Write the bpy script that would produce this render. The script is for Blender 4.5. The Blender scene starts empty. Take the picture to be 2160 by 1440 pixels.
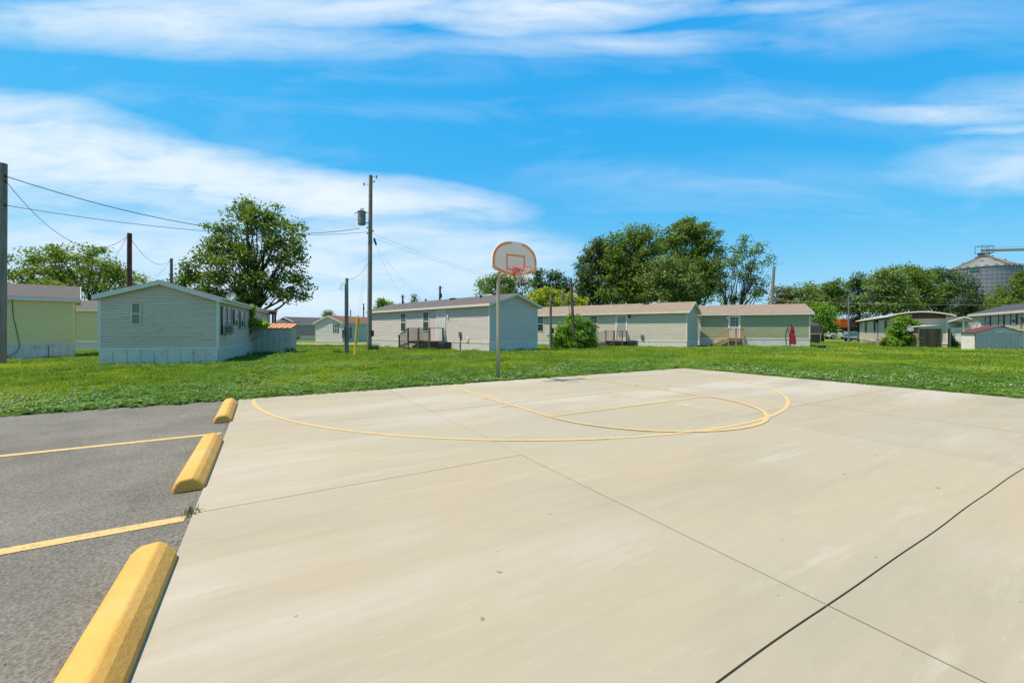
import bpy, math, random
import numpy as np
from mathutils import Vector, Matrix
R = math.radians
PI = math.pi
rng = np.random.default_rng(7)
random.seed(7)
SC = bpy.context.scene
COL = SC.collection

# ------------------------------------------------------------------ camera
F = 878.0            # focal length in photo pixels (2160 wide)
HY = 697.0           # horizon row
H = 1.35             # eye height
cam_d = bpy.data.cameras.new("camera")
cam = bpy.data.objects.new("camera", cam_d)
COL.objects.link(cam)
cam_d.sensor_width = 36.0
cam_d.lens = 36.0 * F / 2160.0
cam_d.shift_y = -(720.0 - HY) / 2160.0
cam_d.clip_start = 0.05
cam_d.clip_end = 4000
cam.location = (0, 0, H)
cam.rotation_euler = (R(90), 0, 0)
SC.camera = cam

# ------------------------------------------------------------------ light
SUN_AZ = math.atan2(-0.248, -0.969)         # direction towards the sun in the xy plane
SUN_EL = R(66)
to_sun = Vector((math.cos(SUN_AZ) * math.cos(SUN_EL), math.sin(SUN_AZ) * math.cos(SUN_EL), math.sin(SUN_EL)))
sun_d = bpy.data.lights.new("sun", 'SUN')
sun_d.energy = 5.0
sun_d.angle = R(0.5)
sun_d.color = (1.0, 0.93, 0.82)
sun = bpy.data.objects.new("sun", sun_d)
sun.rotation_euler = to_sun.to_track_quat('Z', 'Y').to_euler()
sun.location = (0, 0, 60)
COL.objects.link(sun)

SC.view_settings.view_transform = 'Standard'
SC.view_settings.look = 'None'
SC.view_settings.exposure = 0.45
SC.view_settings.gamma = 1.0

world = bpy.data.worlds.new("World")
SC.world = world
world.use_nodes = True
wt = world.node_tree
wt.nodes.clear()
def wn(t, **kw):
    n = wt.nodes.new(t)
    for k, v in kw.items():
        setattr(n, k, v)
    return n
def wl(a, b):
    wt.links.new(a, b)
def wmath(op, a, b=None, c=None, clamp=False):
    n = wn('ShaderNodeMath', operation=op)
    n.use_clamp = clamp
    for i, x in enumerate((a, b, c)):
        if x is None:
            continue
        if isinstance(x, (int, float)):
            n.inputs[i].default_value = x
        else:
            wl(x, n.inputs[i])
    return n.outputs[0]
sky = wn('ShaderNodeTexSky')
sky.sky_type = 'NISHITA'
sky.sun_disc = False
sky.sun_elevation = SUN_EL
sky.sun_rotation = math.atan2(to_sun.x, to_sun.y)
sky.air_density = 1.0
sky.dust_density = 0.6
sky.ozone_density = 2.0
ssep = wn('ShaderNodeSeparateColor'); wl(sky.outputs[0], ssep.inputs[0])
scmb = wn('ShaderNodeCombineColor')      # colour grade of the daylight sky: deep azure
for i, (gain, ref, pw_) in enumerate(((0.36, 1.14, 1.45), (4.05, 1.84, 0.42), (8.9, 3.37, 0.12))):
    wl(wmath('MULTIPLY', wmath('POWER', wmath('DIVIDE', ssep.outputs[i], ref), pw_), gain), scmb.inputs[i])
hs = scmb
tc = wn('ShaderNodeTexCoord')
sep = wn('ShaderNodeSeparateXYZ')
wl(tc.outputs['Generated'], sep.inputs[0])
den = wmath('MAXIMUM', wmath('ABSOLUTE', sep.outputs[1]), 0.18)
az = wmath('DIVIDE', sep.outputs[0], den)
elv = wmath('DIVIDE', sep.outputs[2], den)
cmb = wn('ShaderNodeCombineXYZ')
wl(az, cmb.inputs[0]); wl(elv, cmb.inputs[1])
# soft warp of the cloud coordinates
wno = wn('ShaderNodeTexNoise'); wno.inputs['Scale'].default_value = 2.2; wno.inputs['Detail'].default_value = 4
wl(cmb.outputs[0], wno.inputs['Vector'])
wv = wn('ShaderNodeVectorMath', operation='SUBTRACT'); wl(wno.outputs['Color'], wv.inputs[0]); wv.inputs[1].default_value = (0.5, 0.5, 0.5)
wv2 = wn('ShaderNodeVectorMath', operation='MULTIPLY'); wl(wv.outputs[0], wv2.inputs[0]); wv2.inputs[1].default_value = (0.26, 0.07, 0)
warp = wn('ShaderNodeVectorMath', operation='ADD'); wl(cmb.outputs[0], warp.inputs[0]); wl(wv2.outputs[0], warp.inputs[1])
def streaks(sx, sy, rot, detail, seed):
    mp = wn('ShaderNodeMapping')
    mp.inputs['Location'].default_value = (seed, seed * 0.7, seed * 1.3)
    mp.inputs['Rotation'].default_value = (0, 0, rot)
    mp.inputs['Scale'].default_value = (sx, sy, 1)
    wl(warp.outputs[0], mp.inputs['Vector'])
    n = wn('ShaderNodeTexNoise')
    n.inputs['Scale'].default_value = 1.0
    n.inputs['Detail'].default_value = detail
    n.inputs['Roughness'].default_value = 0.60
    n.inputs['Distortion'].default_value = 0.6
    wl(mp.outputs[0], n.inputs['Vector'])
    return n.outputs['Fac']
def sky_blob(x, y, rx, ry, rot, w):
    """soft ellipse of cirrus centred on an azimuth / elevation, given as photo pixels"""
    mp = wn('ShaderNodeMapping'); mp.vector_type = 'TEXTURE'
    mp.inputs['Location'].default_value = ((x - 1080) / F, (HY - y) / F, 0)
    mp.inputs['Rotation'].default_value = (0, 0, rot)
    mp.inputs['Scale'].default_value = (rx / F, ry / F, 1)
    wl(warp.outputs[0], mp.inputs['Vector'])
    g = wn('ShaderNodeTexGradient'); g.gradient_type = 'SPHERICAL'
    wl(mp.outputs[0], g.inputs[0])
    return wmath('MULTIPLY', g.outputs['Fac'], w)
blobs = [
    (-60, 300, 560, 125, -0.10, 1.25), (370, 368, 520, 85, -0.15, 1.15), (760, 418, 400, 55, -0.07, 1.25),
    (250, 520, 1050, 150, 0.0, 0.66), (850, 565, 520, 115, 0.0, 0.55), (250, 660, 1300, 120, 0.0, 0.6),
    (280, 66, 640, 66, -0.05, 0.66), (640, 16, 640, 46, 0.02, 0.95), (1180, 20, 330, 52, 0.06, 1.35),
    (1250, 90, 560, 30, 0.0, 0.30), (1900, 50, 420, 80, 0.08, 0.22), (1640, 8, 240, 20, 0.10, 0.4),
    (1970, 242, 240, 24, -0.04, 0.5), (2200, 215, 300, 70, 0.05, 0.36), (1700, 230, 560, 60, -0.04, 0.10),
    (2200, 345, 380, 70, 0.04, 0.42), (1600, 385, 800, 70, 0.02, 0.10), (2130, 278, 150, 12, 0.02, 0.4),
]
tot = None
for b in blobs:
    s = sky_blob(*b)
    tot = s if tot is None else wmath('ADD', tot, s)
nf = streaks(1.7, 8.0, 0.05, 8, 3.1)
nf2 = streaks(5.0, 24.0, 0.05, 7, 11.7)
tex = wmath('ADD', wmath('MULTIPLY', wmath('SUBTRACT', nf, 0.5), 2.4), wmath('MULTIPLY', wmath('SUBTRACT', nf2, 0.5), 1.7))
field = wmath('MULTIPLY', wmath('SUBTRACT', nf, 0.50, clamp=True), 0.4)
shaped = wmath('MULTIPLY', tot, wmath('ADD', tex, 0.88))
cover = wmath('ADD', wmath('MAXIMUM', shaped, 0.0), field)
cover = wmath('SUBTRACT', 1.0, wmath('POWER', 2.718, wmath('MULTIPLY', cover, -1.7)))
lowhaze = wmath('SUBTRACT', 1.0, wmath('MULTIPLY', elv, 2.2), clamp=True)
lowhaze = wmath('MULTIPLY', wmath('MULTIPLY', lowhaze, lowhaze), 0.28)
cover2 = wmath('MAXIMUM', cover, lowhaze, clamp=True)
mixc = wn('ShaderNodeMixRGB')
wl(cover2, mixc.inputs[0]); wl(hs.outputs[0], mixc.inputs[1])
mixc.inputs[2].default_value = (9.0, 9.8, 10.4, 1)
bg = wn('ShaderNodeBackground')
bg.inputs['Strength'].default_value = 0.073
wl(mixc.outputs[0], bg.inputs['Color'])
wo = wn('ShaderNodeOutputWorld')
wl(bg.outputs[0], wo.inputs['Surface'])

# ------------------------------------------------------------------ ground and picture helpers
def G(y):
    return -0.01 * (min(y, 60.0) - 22.0) if y > 22 else 0.0
def at(px, py, Y):
    """point at depth Y seen at a photo pixel"""
    return Vector(((px - 1080) * Y / F, Y, H + (HY - py) * Y / F))
def gp(px, py):
    """ground point seen at a photo pixel"""
    k = (py - HY) / F
    Y = H / k
    if Y > 22:
        Y = (H - 0.22) / (k - 0.01) if k > 0.0101 else 999
        if Y > 60:
            Y = (H + 0.38) / k
    return Vector(((px - 1080) * Y / F, Y, G(Y)))
YAW = R(59.52)
EU = Vector((math.sin(YAW), math.cos(YAW), 0))
EV = Vector((math.cos(YAW), -math.sin(YAW), 0))
def ct(u, v, z=0.0):
    return EU * u + EV * v + Vector((0, 0, z))

# ------------------------------------------------------------------ materials
MATS = {}
def mat(name, col, rough=0.6, col2=None, nscale=4.0, ncon=1.0, bump=0.0, bscale=60.0, metal=0.0, spec=0.35,
        stretch=(1, 1, 1), trans=0.0, rnd=0.0, detail=4.0, dirt=None, coat=0.0, bdist=0.01):
    if not name.startswith(('leaf', 'grass', 'lawn')):
        wf = (0.88, 0.78, 0.70)
        tone = lambda c: tuple(min(0.9, v * w) for v, w in zip(c, wf))
        col = tone(col); col2 = tone(col2) if col2 is not None else None
        dirt = (tone(dirt[0]),) + tuple(dirt[1:]) if dirt else None
    m = bpy.data.materials.new(name)
    m.use_nodes = True
    nt = m.node_tree
    N, L = nt.nodes, nt.links
    b = N['Principled BSDF']
    b.inputs['Roughness'].default_value = rough
    b.inputs['Metallic'].default_value = metal
    b.inputs['Specular IOR Level'].default_value = spec
    b.inputs['Coat Weight'].default_value = coat
    geo = N.new('ShaderNodeNewGeometry')
    mp = N.new('ShaderNodeMapping')
    mp.inputs['Scale'].default_value = stretch
    L.new(geo.outputs['Position'], mp.inputs['Vector'])
    c = None
    if col2 is not None:
        no = N.new('ShaderNodeTexNoise')
        no.inputs['Scale'].default_value = nscale
        no.inputs['Detail'].default_value = detail
        no.inputs['Roughness'].default_value = 0.6
        L.new(mp.outputs[0], no.inputs['Vector'])
        mr = N.new('ShaderNodeMapRange')
        mr.inputs[1].default_value = 0.5 - 0.22 / ncon
        mr.inputs[2].default_value = 0.5 + 0.22 / ncon
        L.new(no.outputs['Fac'], mr.inputs[0])
        mx = N.new('ShaderNodeMixRGB')
        mx.inputs[1].default_value = (*col, 1)
        mx.inputs[2].default_value = (*col2, 1)
        L.new(mr.outputs[0], mx.inputs[0])
        c = mx.outputs[0]
    if dirt is not None:
        dc, dscale, lo, hi = dirt
        no = N.new('ShaderNodeTexNoise')
        no.inputs['Scale'].default_value = dscale
        no.inputs['Detail'].default_value = 6
        L.new(mp.outputs[0], no.inputs['Vector'])
        mr = N.new('ShaderNodeMapRange')
        mr.inputs[1].default_value = lo
        mr.inputs[2].default_value = hi
        L.new(no.outputs['Fac'], mr.inputs[0])
        mx = N.new('ShaderNodeMixRGB')
        if c is None:
            mx.inputs[1].default_value = (*col, 1)
        else:
            L.new(c, mx.inputs[1])
        mx.inputs[2].default_value = (*dc, 1)
        L.new(mr.outputs[0], mx.inputs[0])
        c = mx.outputs[0]
    if rnd > 0:
        hsv = N.new('ShaderNodeHueSaturation')
        if c is None:
            hsv.inputs['Color'].default_value = (*col, 1)
        else:
            L.new(c, hsv.inputs['Color'])
        mr = N.new('ShaderNodeMapRange')
        mr.inputs[3].default_value = 1 - rnd
        mr.inputs[4].default_value = 1 + rnd
        L.new(geo.outputs['Random Per Island'], mr.inputs[0])
        L.new(mr.outputs[0], hsv.inputs['Value'])
        c = hsv.outputs[0]
    if c is None:
        b.inputs['Base Color'].default_value = (*col, 1)
    else:
        L.new(c, b.inputs['Base Color'])
    if bump > 0:
        nb = N.new('ShaderNodeTexNoise')
        nb.inputs['Scale'].default_value = bscale
        nb.inputs['Detail'].default_value = 5
        L.new(mp.outputs[0], nb.inputs['Vector'])
        bp = N.new('ShaderNodeBump')
        bp.inputs['Strength'].default_value = bump
        bp.inputs['Distance'].default_value = bdist
        L.new(nb.outputs['Fac'], bp.inputs['Height'])
        L.new(bp.outputs[0], b.inputs['Normal'])
    if trans > 0:
        tr = N.new('ShaderNodeBsdfTranslucent')
        if c is None:
            tr.inputs[0].default_value = (*col, 1)
        else:
            g2 = N.new('ShaderNodeMixRGB'); g2.blend_type = 'MULTIPLY'; g2.inputs[0].default_value = 1
            L.new(c, g2.inputs[1]); g2.inputs[2].default_value = (1.5, 1.45, 0.6, 1)
            L.new(g2.outputs[0], tr.inputs[0])
        ms = N.new('ShaderNodeMixShader')
        ms.inputs[0].default_value = trans
        L.new(b.outputs[0], ms.inputs[1]); L.new(tr.outputs[0], ms.inputs[2])
        L.new(ms.outputs[0], N['Material Output'].inputs['Surface'])
    MATS[name] = m
    return m

# ------------------------------------------------------------------ mesh helpers
class MB:
    def __init__(s):
        s.v = []; s.f = []
    def poly(s, pts):
        n = len(s.v)
        s.v += [tuple(p) for p in pts]
        s.f.append(tuple(range(n, n + len(pts))))
    def box(s, x0, x1, y0, y1, z0, z1):
        s.hexa([(x0, y0, z0), (x1, y0, z0), (x1, y1, z0), (x0, y1, z0), (x0, y0, z1), (x1, y0, z1), (x1, y1, z1), (x0, y1, z1)])
    def hexa(s, p):
        n = len(s.v)
        s.v += [tuple(q) for q in p]
        for f in ((0, 3, 2, 1), (4, 5, 6, 7), (0, 1, 5, 4), (1, 2, 6, 5), (2, 3, 7, 6), (3, 0, 4, 7)):
            s.f.append(tuple(n + i for i in f))
    def tube(s, pts, r, n=8, cap=True):
        pts = [Vector(p) for p in pts]
        if isinstance(r, (int, float)):
            r = [r] * len(pts)
        base = len(s.v)
        ref = None
        for i, p in enumerate(pts):
            d = (pts[min(i + 1, len(pts) - 1)] - pts[max(i - 1, 0)])
            d = d.normalized() if d.length > 1e-9 else Vector((0, 0, 1))
            if ref is None:
                ref = Vector((0, 0, 1)) if abs(d.z) < 0.9 else Vector((1, 0, 0))
            a = d.cross(ref).normalized()
            b = a.cross(d)
            ref = b
            for k in range(n):
                t = 2 * PI * k / n
                s.v.append(tuple(p + a * (r[i] * math.cos(t)) + b * (r[i] * math.sin(t))))
        for i in range(len(pts) - 1):
            for k in range(n):
                k2 = (k + 1) % n
                s.f.append((base + i * n + k, base + i * n + k2, base + (i + 1) * n + k2, base + (i + 1) * n + k))
        if cap:
            s.f.append(tuple(base + k for k in range(n))[::-1])
            s.f.append(tuple(base + (len(pts) - 1) * n + k for k in range(n)))
    def prism(s, outline, fn, d0, d1):
        """outline: list of 2D points; fn(a, b, d) maps to 3D; closed solid between d0 and d1"""
        n = len(outline)
        base = len(s.v)
        for d in (d0, d1):
            for a, b in outline:
                s.v.append(tuple(fn(a, b, d)))
        s.f.append(tuple(base + i for i in range(n))[::-1])
        s.f.append(tuple(base + n + i for i in range(n)))
        for i in range(n):
            j = (i + 1) % n
            s.f.append((base + i, base + j, base + n + j, base + n + i))
    def mesh(s, name):
        me = bpy.data.meshes.new(name)
        me.from_pydata(s.v, [], s.f)
        me.update()
        return me
    def build(s, name, m, parent=None, smooth=False, fix=False, bevel=0.0, kind=None, label=None):
        me = s.mesh(name)
        if fix or bevel:
            import bmesh
            bm = bmesh.new(); bm.from_mesh(me)
            bmesh.ops.recalc_face_normals(bm, faces=bm.faces)
            bm.to_mesh(me); bm.free()
        return link(name, me, m, parent, smooth, bevel, kind, label)
def link(name, me, m, parent=None, smooth=False, bevel=0.0, kind=None, label=None):
    if m is not None and len(me.materials) == 0:
        me.materials.append(m if not isinstance(m, str) else MATS[m])
    if smooth:
        me.polygons.foreach_set('use_smooth', [True] * len(me.polygons))
    o = bpy.data.objects.new(name, me)
    COL.objects.link(o)
    if parent is not None:
        o.parent = parent
    if bevel:
        md = o.modifiers.new('bevel', 'BEVEL'); md.width = bevel; md.segments = 2; md.limit_method = 'ANGLE'
    if kind:
        o['kind'] = kind
    if label:
        o['label'] = label
    return o
def thing(name, label, cat, loc=(0, 0, 0), rz=0.0, group=None):
    o = bpy.data.objects.new(name, None)
    o.empty_display_size = 0.3
    COL.objects.link(o)
    o.location = loc
    o.rotation_euler = (0, 0, rz)
    o['label'] = label; o['category'] = cat
    if group:
        o['group'] = group
    return o
def tag(o, label, cat, group=None):
    o['label'] = label; o['category'] = cat
    if group:
        o['group'] = group
    return o
def struct(o):
    o['kind'] = 'structure'
    return o
def npmesh(name, verts, quads, m, parent=None, smooth=False, kind=None):
    me = bpy.data.meshes.new(name)
    nv, nq = len(verts), len(quads)
    k = quads.shape[1]
    me.vertices.add(nv); me.vertices.foreach_set('co', np.asarray(verts, np.float32).ravel())
    me.loops.add(nq * k); me.loops.foreach_set('vertex_index', np.asarray(quads, np.int32).ravel())
    me.polygons.add(nq)
    me.polygons.foreach_set('loop_start', np.arange(0, nq * k, k, dtype=np.int32))
    me.polygons.foreach_set('loop_total', np.full(nq, k, dtype=np.int32))
    me.update(calc_edges=True)
    return link(name, me, m, parent, smooth, 0, kind)

# ------------------------------------------------------------------ palette
mat('wood_pole', (0.30, 0.27, 0.235), 0.85, (0.17, 0.15, 0.13), 9, 1.2, bump=0.5, bscale=30, stretch=(1, 1, 0.12))
mat('wood_pole_red', (0.17, 0.065, 0.04), 0.85, (0.09, 0.035, 0.025), 9, 1.2, bump=0.4, bscale=30, stretch=(1, 1, 0.12))
mat('wood_grey', (0.16, 0.135, 0.115), 0.8, (0.09, 0.075, 0.065), 12, 1.0, bump=0.3, bscale=40)
mat('wood_new', (0.50, 0.36, 0.20), 0.7, (0.36, 0.25, 0.13), 8, 1.0, bump=0.2, bscale=40)
mat('wood_brown', (0.20, 0.105, 0.055), 0.8, (0.32, 0.20, 0.115), 7, 1.3, bump=0.4, bscale=25, stretch=(1, 1, 0.2), dirt=((0.11, 0.075, 0.05), 2.0, 0.5, 0.7))
mat('galv', (0.46, 0.47, 0.42), 0.55, (0.36, 0.36, 0.30), 5, 1.3, bump=0.1, bscale=40, metal=0.25, stretch=(1, 1, 0.3), dirt=((0.24, 0.18, 0.12), 6, 0.62, 0.74))
mat('wire', (0.02, 0.02, 0.022), 0.6)
mat('wire_pale', (0.35, 0.37, 0.38), 0.5)
mat('metal_dark', (0.05, 0.05, 0.055), 0.5, metal=0.5)
mat('metal_grey', (0.22, 0.24, 0.25), 0.5, (0.17, 0.19, 0.20), 4, metal=0.3)
mat('trans_grey', (0.24, 0.27, 0.28), 0.45, (0.19, 0.21, 0.22), 3, metal=0.2)
mat('box_green', (0.15, 0.20, 0.19), 0.5, (0.11, 0.15, 0.14), 4)
mat('porcelain', (0.30, 0.22, 0.18), 0.3)
mat('white_trim', (0.78, 0.76, 0.72), 0.5, (0.68, 0.67, 0.63), 3)
mat('white_paint', (0.90, 0.90, 0.88), 0.5)
mat('skirt_white', (0.76, 0.76, 0.74), 0.5, (0.66, 0.67, 0.65), 2.0, bump=0.15, bscale=3, dirt=((0.36, 0.38, 0.33), 5, 0.58, 0.78))
mat('skirt_grey', (0.72, 0.74, 0.68), 0.5, (0.64, 0.66, 0.60), 2.0, dirt=((0.34, 0.38, 0.34), 5, 0.58, 0.78))
def siding(name, a, b, dirt=None):
    a = tuple(min(0.85, v * w) for v, w in zip(a, (1.10, 1.06, 1.05))); b = tuple(min(0.85, v * w) for v, w in zip(b, (1.10, 1.06, 1.05)))
    mat(name, a, 0.55, b, 0.8, 1.0, bump=0.9, bscale=1.6, stretch=(1, 1, 3.0), spec=0.3, dirt=dirt, bdist=0.018)
siding('siding_sage', (0.68, 0.605, 0.48), (0.60, 0.54, 0.43), ((0.30, 0.34, 0.27), 3, 0.60, 0.8))
siding('siding_tan', (0.63, 0.60, 0.59), (0.56, 0.54, 0.53))
siding('siding_beige', (0.58, 0.585, 0.50), (0.52, 0.525, 0.45))
siding('siding_green', (0.36, 0.42, 0.27), (0.31, 0.365, 0.23), ((0.42, 0.45, 0.28), 1.2, 0.62, 0.8))
siding('siding_yellow', (0.84, 0.74, 0.36), (0.76, 0.67, 0.32))
siding('siding_cream', (0.60, 0.57, 0.44), (0.53, 0.50, 0.39))
siding('siding_cream2', (0.60, 0.57, 0.49), (0.56, 0.53, 0.45))
siding('siding_brown', (0.22, 0.20, 0.175), (0.19, 0.175, 0.155))
siding('siding_white', (0.64, 0.65, 0.65), (0.56, 0.58, 0.58))
siding('siding_grey', (0.36, 0.35, 0.33), (0.32, 0.31, 0.29))
mat('maroon_panel', (0.15, 0.075, 0.07), 0.7, (0.10, 0.065, 0.05), 1.5)
mat('roof_dark', (0.095, 0.085, 0.085), 0.9, (0.13, 0.115, 0.11), 7, 1.2, bump=0.6, bscale=40)
mat('roof_black', (0.05, 0.055, 0.06), 0.9, (0.075, 0.08, 0.085), 7, 1.2, bump=0.5, bscale=40)
mat('roof_tan', (0.27, 0.215, 0.165), 0.9, (0.20, 0.165, 0.13), 3, 1.2, bump=0.6, bscale=40, dirt=((0.36, 0.28, 0.22), 14, 0.5, 0.7))
mat('roof_brown', (0.22, 0.11, 0.06), 0.9, (0.16, 0.075, 0.045), 2, 1.2, bump=0.5, bscale=40)
mat('roof_orange', (0.60, 0.23, 0.10), 0.7, (0.56, 0.33, 0.18), 1.5, 1.4, bump=0.2, bscale=30, dirt=((0.40, 0.13, 0.05), 5, 0.55, 0.7))
mat('roof_maroon', (0.15, 0.04, 0.03), 0.8, (0.10, 0.03, 0.025), 3, 1.2)
mat('roof_white', (0.70, 0.71, 0.70), 0.5, (0.56, 0.57, 0.55), 3)
mat('shed_metal', (0.60, 0.58, 0.53), 0.5, (0.52, 0.51, 0.47), 3, 1.2, metal=0.1, dirt=((0.26, 0.29, 0.25), 6, 0.62, 0.8), stretch=(1, 1, 0.5))
mat('shed_metal_pale', (0.60, 0.62, 0.62), 0.5, (0.50, 0.53, 0.53), 3, 1.2, metal=0.1, dirt=((0.28, 0.31, 0.28), 4, 0.55, 0.75))
mat('glass', (0.035, 0.05, 0.05), 0.06, spec=0.6)
mat('glass_blind', (0.17, 0.21, 0.20), 0.15, (0.12, 0.155, 0.15), 3, spec=0.35, stretch=(6, 6, 1))
mat('glass_sage', (0.26, 0.27, 0.24), 0.3, (0.22, 0.23, 0.21), 0.8, spec=0.3)
mat('shutter', (0.015, 0.017, 0.022), 0.5)
mat('shutter_grey', (0.10, 0.11, 0.12), 0.5)
mat('door_white', (0.62, 0.66, 0.66), 0.45)
mat('door_sage', (0.36, 0.40, 0.36), 0.4)
mat('orange_paint', (0.98, 0.26, 0.06), 0.6, (0.98, 0.42, 0.15), 6, 1.3)
mat('board_grey', (0.98, 0.86, 0.76), 0.6, (0.92, 0.80, 0.70), 3)
mat('rim_red', (0.95, 0.12, 0.03), 0.5)
mat('net_white', (0.7, 0.7, 0.7), 0.8)
mat('umbrella_red', (0.36, 0.02, 0.035), 0.8, (0.26, 0.015, 0.025), 5)
mat('tub', (0.05, 0.10, 0.11), 0.5)
mat('car_maroon', (0.055, 0.014, 0.012), 0.25, coat=0.6)
mat('car_white', (0.72, 0.72, 0.70), 0.3, coat=0.5)
mat('car_blue', (0.02, 0.045, 0.10), 0.25, coat=0.6)
mat('tyre', (0.015, 0.015, 0.015), 0.8)
mat('rim', (0.5, 0.5, 0.5), 0.35, metal=0.6)
mat('lamp_glass', (0.6, 0.6, 0.62), 0.1, spec=0.8)
mat('container_orange', (0.85, 0.17, 0.01), 0.6, (0.75, 0.14, 0.01), 3)
mat('container_amber', (0.78, 0.30, 0.01), 0.6, (0.66, 0.22, 0.01), 3)
mat('container_maroon', (0.17, 0.045, 0.045), 0.6, (0.13, 0.035, 0.035), 3)
mat('silo_wall', (0.30, 0.33, 0.40), 0.5, (0.23, 0.26, 0.32), 0.5, 1.1, metal=0.5)
mat('silo_band', (0.24, 0.26, 0.32), 0.5, metal=0.4)
mat('silo_roof', (0.25, 0.27, 0.27), 0.7, (0.21, 0.23, 0.23), 0.4, metal=0.1)
mat('silo_steel', (0.22, 0.20, 0.17), 0.6, (0.14, 0.13, 0.12), 1)
mat('sign_green', (0.03, 0.14, 0.11), 0.6)
mat('yellow_plastic', (0.80, 0.52, 0.03), 0.45)
mat('brown_awning', (0.15, 0.035, 0.025), 0.6)
mat('dish', (0.34, 0.35, 0.35), 0.6, (0.28, 0.29, 0.29), 4)
mat('ac_beige', (0.50, 0.50, 0.44), 0.6, (0.42, 0.42, 0.37), 6)
mat('ac_dark', (0.035, 0.045, 0.04), 0.6)
mat('stone', (0.42, 0.28, 0.20), 0.9, (0.30, 0.22, 0.17), 6, bump=0.4, bscale=12)
mat('bark', (0.075, 0.06, 0.045), 0.9, (0.045, 0.035, 0.028), 6, bump=0.5, bscale=14, stretch=(1, 1, 0.3))
mat('bark_pale', (0.17, 0.15, 0.125), 0.9, (0.10, 0.085, 0.07), 6, bump=0.4, bscale=14, stretch=(1, 1, 0.3))
def leafmat(name, a, b, trans=0.38, ns=0.5):
    mat(name, a, 0.55, b, ns, 1.2, trans=trans, rnd=0.30, spec=0.25, detail=2)
leafmat('leaf_mid', (0.160, 0.225, 0.034), (0.095, 0.150, 0.026))
leafmat('leaf_left', (0.210, 0.270, 0.032), (0.110, 0.165, 0.024))
leafmat('leaf_dark', (0.095, 0.145, 0.034), (0.062, 0.102, 0.028), 0.22)
leafmat('leaf_bright', (0.190, 0.320, 0.026), (0.115, 0.230, 0.022), 0.35)
leafmat('leaf_yellow', (0.42, 0.42, 0.026), (0.22, 0.28, 0.024), 0.35)
leafmat('leaf_far', (0.185, 0.250, 0.052), (0.105, 0.155, 0.038), 0.28)
leafmat('leaf_spruce', (0.070, 0.115, 0.040), (0.045, 0.080, 0.032), 0.1)
leafmat('leaf_lime', (0.34, 0.46, 0.035), (0.20, 0.32, 0.03), 0.4)
leafmat('leaf_olive', (0.155, 0.165, 0.050), (0.105, 0.120, 0.04), 0.25)

# ------------------------------------------------------------------ ground surfaces
def wrld_noise_mat(name):
    """lawn soil and thatch: green with yellow and dark patches"""
    m = mat(name, (0.135, 0.190, 0.014), 0.9, (0.070, 0.125, 0.012), 1.3, 1.1, bump=0.6, bscale=45, spec=0.1, detail=8,
            dirt=((0.19, 0.22, 0.025), 0.28, 0.52, 0.72))
    return m
wrld_noise_mat('lawn')
def build_lawn():
    ys = np.concatenate([np.linspace(-40, 22, 6), np.linspace(24, 60, 10), [80, 120, 300, 900, 2500]])
    xs = np.array([-2500, -600, -150, -60, -30, -10, 10, 30, 60, 150, 600, 2500.])
    v = []
    for y in ys:
        for x in xs:
            v.append((x, y, G(y) - 0.05))
    q = []
    nx = len(xs)
    for j in range(len(ys) - 1):
        for i in range(nx - 1):
            q.append((j * nx + i, j * nx + i + 1, (j + 1) * nx + i + 1, (j + 1) * nx + i))
    o = npmesh('ground', np.array(v), np.array(q), 'lawn', smooth=True)
    struct(o)
build_lawn()

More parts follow.
